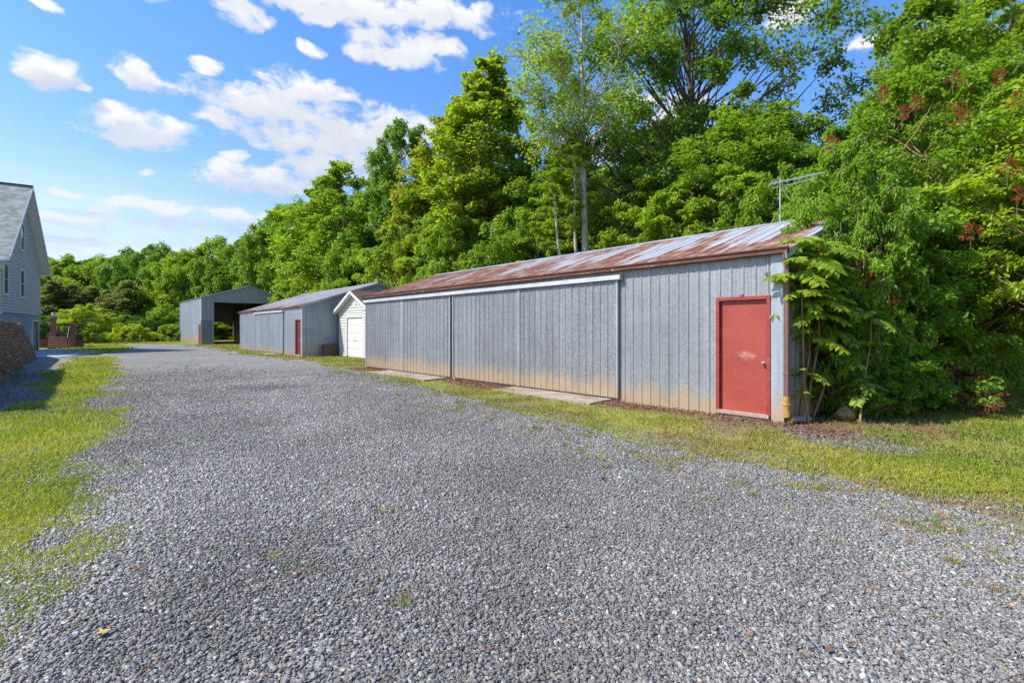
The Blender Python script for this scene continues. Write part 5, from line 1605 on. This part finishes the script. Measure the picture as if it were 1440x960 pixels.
FU = [(122,60,430,2.6,'under2',(1.7,1.35,1.0),'pale yellow green rounded small tree beside the brick steps'),(186,66,457,2.1,'shrub',(2.0,1.5,1.3),'low pale yellow bush at the far edge of the drive'),(150,68,452,2.6,'shrub',(.55,.68,.8),'dark green shrub between the pale tree and the low pale bush'),(215,72,448,3.2,'under2',(.55,.68,.8),'layered dark shrub right of the low pale bush'),
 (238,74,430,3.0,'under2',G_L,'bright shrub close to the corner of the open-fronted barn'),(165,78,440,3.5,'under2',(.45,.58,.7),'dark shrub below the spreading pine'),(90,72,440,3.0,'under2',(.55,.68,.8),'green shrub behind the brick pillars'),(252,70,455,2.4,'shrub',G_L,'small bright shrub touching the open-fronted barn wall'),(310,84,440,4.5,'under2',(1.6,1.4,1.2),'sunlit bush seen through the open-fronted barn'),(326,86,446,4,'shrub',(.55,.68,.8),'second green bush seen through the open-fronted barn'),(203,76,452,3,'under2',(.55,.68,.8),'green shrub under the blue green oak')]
for i, (px, D, ty, r, k, tint, lab) in enumerate(FU):
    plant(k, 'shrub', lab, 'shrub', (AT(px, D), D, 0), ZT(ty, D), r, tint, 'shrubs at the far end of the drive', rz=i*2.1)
# third row closing the wood from behind
for i in range(26):
    t = i/25; px = 20+t*560; D = 128-20*t
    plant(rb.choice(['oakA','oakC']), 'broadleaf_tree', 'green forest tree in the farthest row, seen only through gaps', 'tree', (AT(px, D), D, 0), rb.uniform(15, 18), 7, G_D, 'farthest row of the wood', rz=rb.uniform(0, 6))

# ---- bushes at the near right
K['bush1'] = gen_tree(41, 5.6, 2.4, .04, 'shrub', 130, 9, 42, .52, .105, asp=.58, flat=.5, tr=.06, stems=5, lobes=.35, six=True, updir=.9, twig=True)
K['bush2'] = gen_tree(42, 4.4, 1.9, .03, 'shrub', 110, 9, 42, .46, .10, asp=.62, flat=.5, tr=.05, stems=4, lobes=.4, six=True, updir=.9, twig=True)
K['bush3'] = gen_tree(43, 3.0, 1.3, .05, 'oval', 70, 8, 34, .34, .10, asp=.66, flat=.4, tr=.035, stems=2, lobes=.4, six=True, updir=1.0, twig=True)
K['near_tree'] = gen_tree(44, 9.0, 3.3, .24, 'broad', 130, 9, 36, .62, .135, asp=.5, flat=.45, tr=.12, lobes=.4, six=True, updir=.8, twig=True, hollow=.3)
K['dead'] = gen_tree(45, 1.4, .8, .05, 'shrub', 34, 6, 16, .22, .085, asp=.4, flat=.7, tr=.02, stems=5, lobes=.4, six=True, updir=.2, droop=.7, twig=True, thin=.8)
K['dead']['crown'].materials.append(M['deadleaf']); K['dead']['trunk'].materials.append(M['twig_dead'])
K['seedhead'] = gen_tree(46, .34, .16, .15, 'shrub', 12, 5, 7, .06, .035, asp=.35, flat=.9, tr=.004, stems=1, lobes=.3, six=True, updir=.1, droop=.8)
K['seedhead']['crown'].materials.append(M['deadleaf']); K['seedhead']['trunk'].materials.append(M['twig_dead'])
NB = [
 ('bush1', 1283, 12.2, 112, 2.15, (1.05,1.02,1), 'large bush with reddish brown seed clusters, tallest of the near bushes'),
 ('near_tree', 1405, 13.4, 95, 2.4, (1.12,1.05,1), 'small bright tree at the right edge behind the overhanging bough'),
 ('bush2', 1215, 11.6, 250, 1.75, (.85,.95,1), 'dense green bush directly behind the saplings at the barn corner'),
 ('bush2', 1300, 11.9, 290, 1.6, (.92,.98,1), 'leafy bush with drooping branches, in front of the tall bush'),
 ('bush3', 1232, 9.75, 478, .62, (.9,1,1), 'low leafy bush beside the tan boulder'),
 ('bush3', 1270, 10.2, 455, .72, (.85,.95,1), 'low leafy bush between the boulder and the dead brown bush'),
 ('bush2', 1205, 10.15, 215, .95, (1.0,1.02,1), 'upright leafy bush hiding the near gable of the long barn'),
 ('bush3', 1170, 9.85, 318, .62, (.9,.96,1), 'dark slim bush pressed between the barn gable and the bowed sapling'),
 ('bush2', 1185, 13.2, 200, 1.6, (.95,1,1), 'bush against the barn gable, behind the saplings'),
 ('bush3', 1425, 16.5, 470, 1.8, (1.6,1.3,1), 'low bright bush at the far side of the lawn'),
 ('bush3', 1395, 17.5, 478, 1.8, (1.5,1.25,1), 'low green bush at the edge of the lawn, beside the dead brush'),
 ('bush2', 1310, 14.6, 330, 1.6, (1.0,1.0,1), 'shaded bush behind the dead brown bush'),
]
for i, (k, px, D, ty, r, tint, lab) in enumerate(NB):
    plant(k, 'bush', lab, 'bush', (AT(px, D), D, gz(np.array([AT(px,D)]), np.array([D]))[0]-.02), ZT(ty, D), r, tint, 'bushes right of the long barn', rz=i*1.1+.4, leafm='leaf_near', barkm='stem')
plant('dead', 'dead_bush', 'dead bush of curled reddish brown leaves at the foot of the green bushes', 'bush', (AT(1318,10.3), 10.3, 0), 1.05, .75, (1.0,.95,.9), None, .6)
plant('dead', 'dead_bush', 'smaller dead brown bush closest to the lawn', 'bush', (AT(1358,10.6), 10.6, 0), .85, .55, (1.1,.95,.9), None, 2.1)
# tree at the right whose boughs hang into the picture
plant('near_tree', 'broadleaf_tree', 'near tree with big bright leaves hanging in from the right edge', 'tree', (AT(1625, 9.2), 9.2, 0), 7.6, 2.9, (1.55,1.28,1), None, .9, leafm='leaf_near')
SEEDS = [(1288,10.3,158),(1238,10.6,142),(1340,10.6,122),(1350,10.8,162),(1410,10.2,118),(1436,10,150),(1352,10.2,178),(1430,8.4,290),(1416,8.2,250),(1250,9.6,430),(1222,9.6,408),(1172,10.6,212),(1365,8.8,340),(1268,10.4,172)]
for i, (px, D, py) in enumerate(SEEDS):
    plant('seedhead', 'seed_cluster', 'dry reddish seed cluster hanging in the green bushes', 'seed cluster', (AT(px, D), D, ZT(py, D)), .30, .15, (2.0,1.1,.9), 'dry seed clusters in the bushes', rz=i)

# ---- tree of heaven saplings at the barn corner: thin stems and feathered leaves
def compound_leaf(rg, a, L, base, el, pairs=9, droop=.5):
    """returns rachis path and leaflet arrays; a = heading"""
    t = np.linspace(0, 1, 9)
    hx = np.array([math.cos(a), math.sin(a), 0])
    pts = base+np.outer(t*L*math.cos(el), hx)+np.outer(L*(math.sin(el)*t-droop*t**2*.95), [0,0,1])
    P=[];T=[];N=[];Ls=[]
    side = np.array([-math.sin(a), math.cos(a), 0])
    for i in range(pairs):
        f = .18+.8*i/(pairs-1); p = np.array([np.interp(f, t, pts[:,k]) for k in range(3)])
        tan = unit(np.array([np.interp(min(f+.05,1), t, pts[:,k]) for k in range(3)])-np.array([np.interp(f-.05, t, pts[:,k]) for k in range(3)]))
        for s in (-1, 1):
            d = unit(side*s*.9+tan*.45+np.array([0,0,-.25])+rg.normal(0,.08,3)); P.append(p); T.append(d)
            N.append(unit(np.cross(tan, side)*np.sign(np.cross(tan, side)[2]+1e-6)+rg.normal(0,.3,3))); Ls.append(L*.33*(1-.45*abs(f-.45))*rg.uniform(.85,1.15))
    P.append(pts[-1]); T.append(unit(pts[-1]-pts[-2])); N.append(np.array([0,0,1.])); Ls.append(L*.2)
    return pts, np.array(P), np.array(T), np.array(N), np.array(Ls)

def sapling(px, D, path_px, label, seed, tops, tint=(1,1,1)):
    """path_px: (px, py) points of the stem; tops: list of (fraction along the stem, number of leaves, leaf length)"""
    rg = np.random.default_rng(seed)
    bx = AT(px, D)
    root = thing('sapling', label, 'sapling', (bx, D, 0), 0, 'saplings at the barn corner')
    k = len(path_px)
    ctrl = np.array([[AT(a, D)-bx, .05*math.sin(i*2+seed), ZT(b, D)] for i, (a, b) in enumerate(path_px)]); ctrl[0, 2] = -.05
    tt = np.linspace(0, k-1, 6*k); st = np.stack([np.interp(tt, np.arange(k), ctrl[:, j]) for j in range(3)], 1)
    ker = np.array([.25,.5,.25])
    for _ in range(3):
        st[1:-1] = .25*st[:-2]+.5*st[1:-1]+.25*st[2:]
    paths = [(st, np.linspace(.024, .009, len(st)))]
    Ps=[];Ts=[];Ns=[];Ls=[]
    for f, n, L in tops:
        b = st[int(f*(len(st)-1))]
        a0 = rg.uniform(0, 6.28)
        for i in range(n):
            a = a0+i*6.283/n+rg.normal(0,.25)
            pts, P, T, N, l = compound_leaf(rg, a, L*rg.uniform(.75,1.2), b+np.array([0,0,rg.uniform(-.06,.06)]), rg.uniform(.0,.75))
            paths.append((pts, np.linspace(.006, .002, len(pts)))); Ps.append(P); Ts.append(T); Ns.append(N); Ls.append(l)
    P = np.concatenate(Ps); T = np.concatenate(Ts); N = np.concatenate(Ns); L = np.concatenate(Ls)
    T = unit(T); N = unit(N-T*(N*T).sum(1,keepdims=True))
    tm = tubes_mesh('sapling_stem', paths, 7); tm.materials.append(M['stem'])
    cm = leaves_mesh('sapling_leaves', P, N, T, L, L*.44, rg.random(len(P)), True, .12); cm.materials.append(M['leaf_near'])
    o = link(bpy.data.objects.new('stem', tm)); o.parent = root
    c = link(bpy.data.objects.new('leaves', cm)); c.parent = root; c.color = (*tint, 1)
sapling(1135, 9.35, [(1135,586),(1140,540),(1150,480),(1152,430),(1150,380),(1148,345)], 'tallest feather-leaved sapling leaning over the corner of the barn roof', 1, [(.98,12,.75),(.9,10,.75),(.8,9,.7),(.68,6,.6)], (1.3,1.15,1))
sapling(1125, 9.3, [(1124,588),(1128,545),(1138,500),(1140,455),(1136,415)], 'straight feather-leaved sapling closest to the downspout', 2, [(.98,12,.72),(.84,9,.62),(.66,6,.6),(.4,3,.5)], (1.3,1.15,1))
sapling(1142, 9.6, [(1142,582),(1155,550),(1170,505),(1172,470),(1180,420)], 'feather-leaved sapling bowed to the right with low fern-like leaves', 3, [(.98,9,.66),(.62,6,.66),(.8,8,.6),(.4,4,.6)], (.95,1,1))
sapling(1128, 9.1, [(1130,592),(1132,560),(1127,535),(1130,520)], 'short thin sapling with small pale leaves at the barn corner', 4, [(.98,4,.22),(.45,4,.25)], (1.6,1.25,1))
sapling(1207, 9.25, [(1207,590),(1213,560),(1219,520),(1222,480),(1226,440)], 'single leaning stem between the boulder and the low bushes', 5, [(.98,7,.5),(.7,6,.42),(.4,6,.45),(.25,4,.4)], (1.05,1.05,1))
sapling(1138, 9.05, [(1137,592),(1133,540),(1128,470),(1126,410),(1128,372)], 'leafy sapling whose feathered leaves hang across the barn corner trim', 6, [(.99,12,.62),(.88,10,.66),(.78,7,.55)], (1.3,1.15,1))
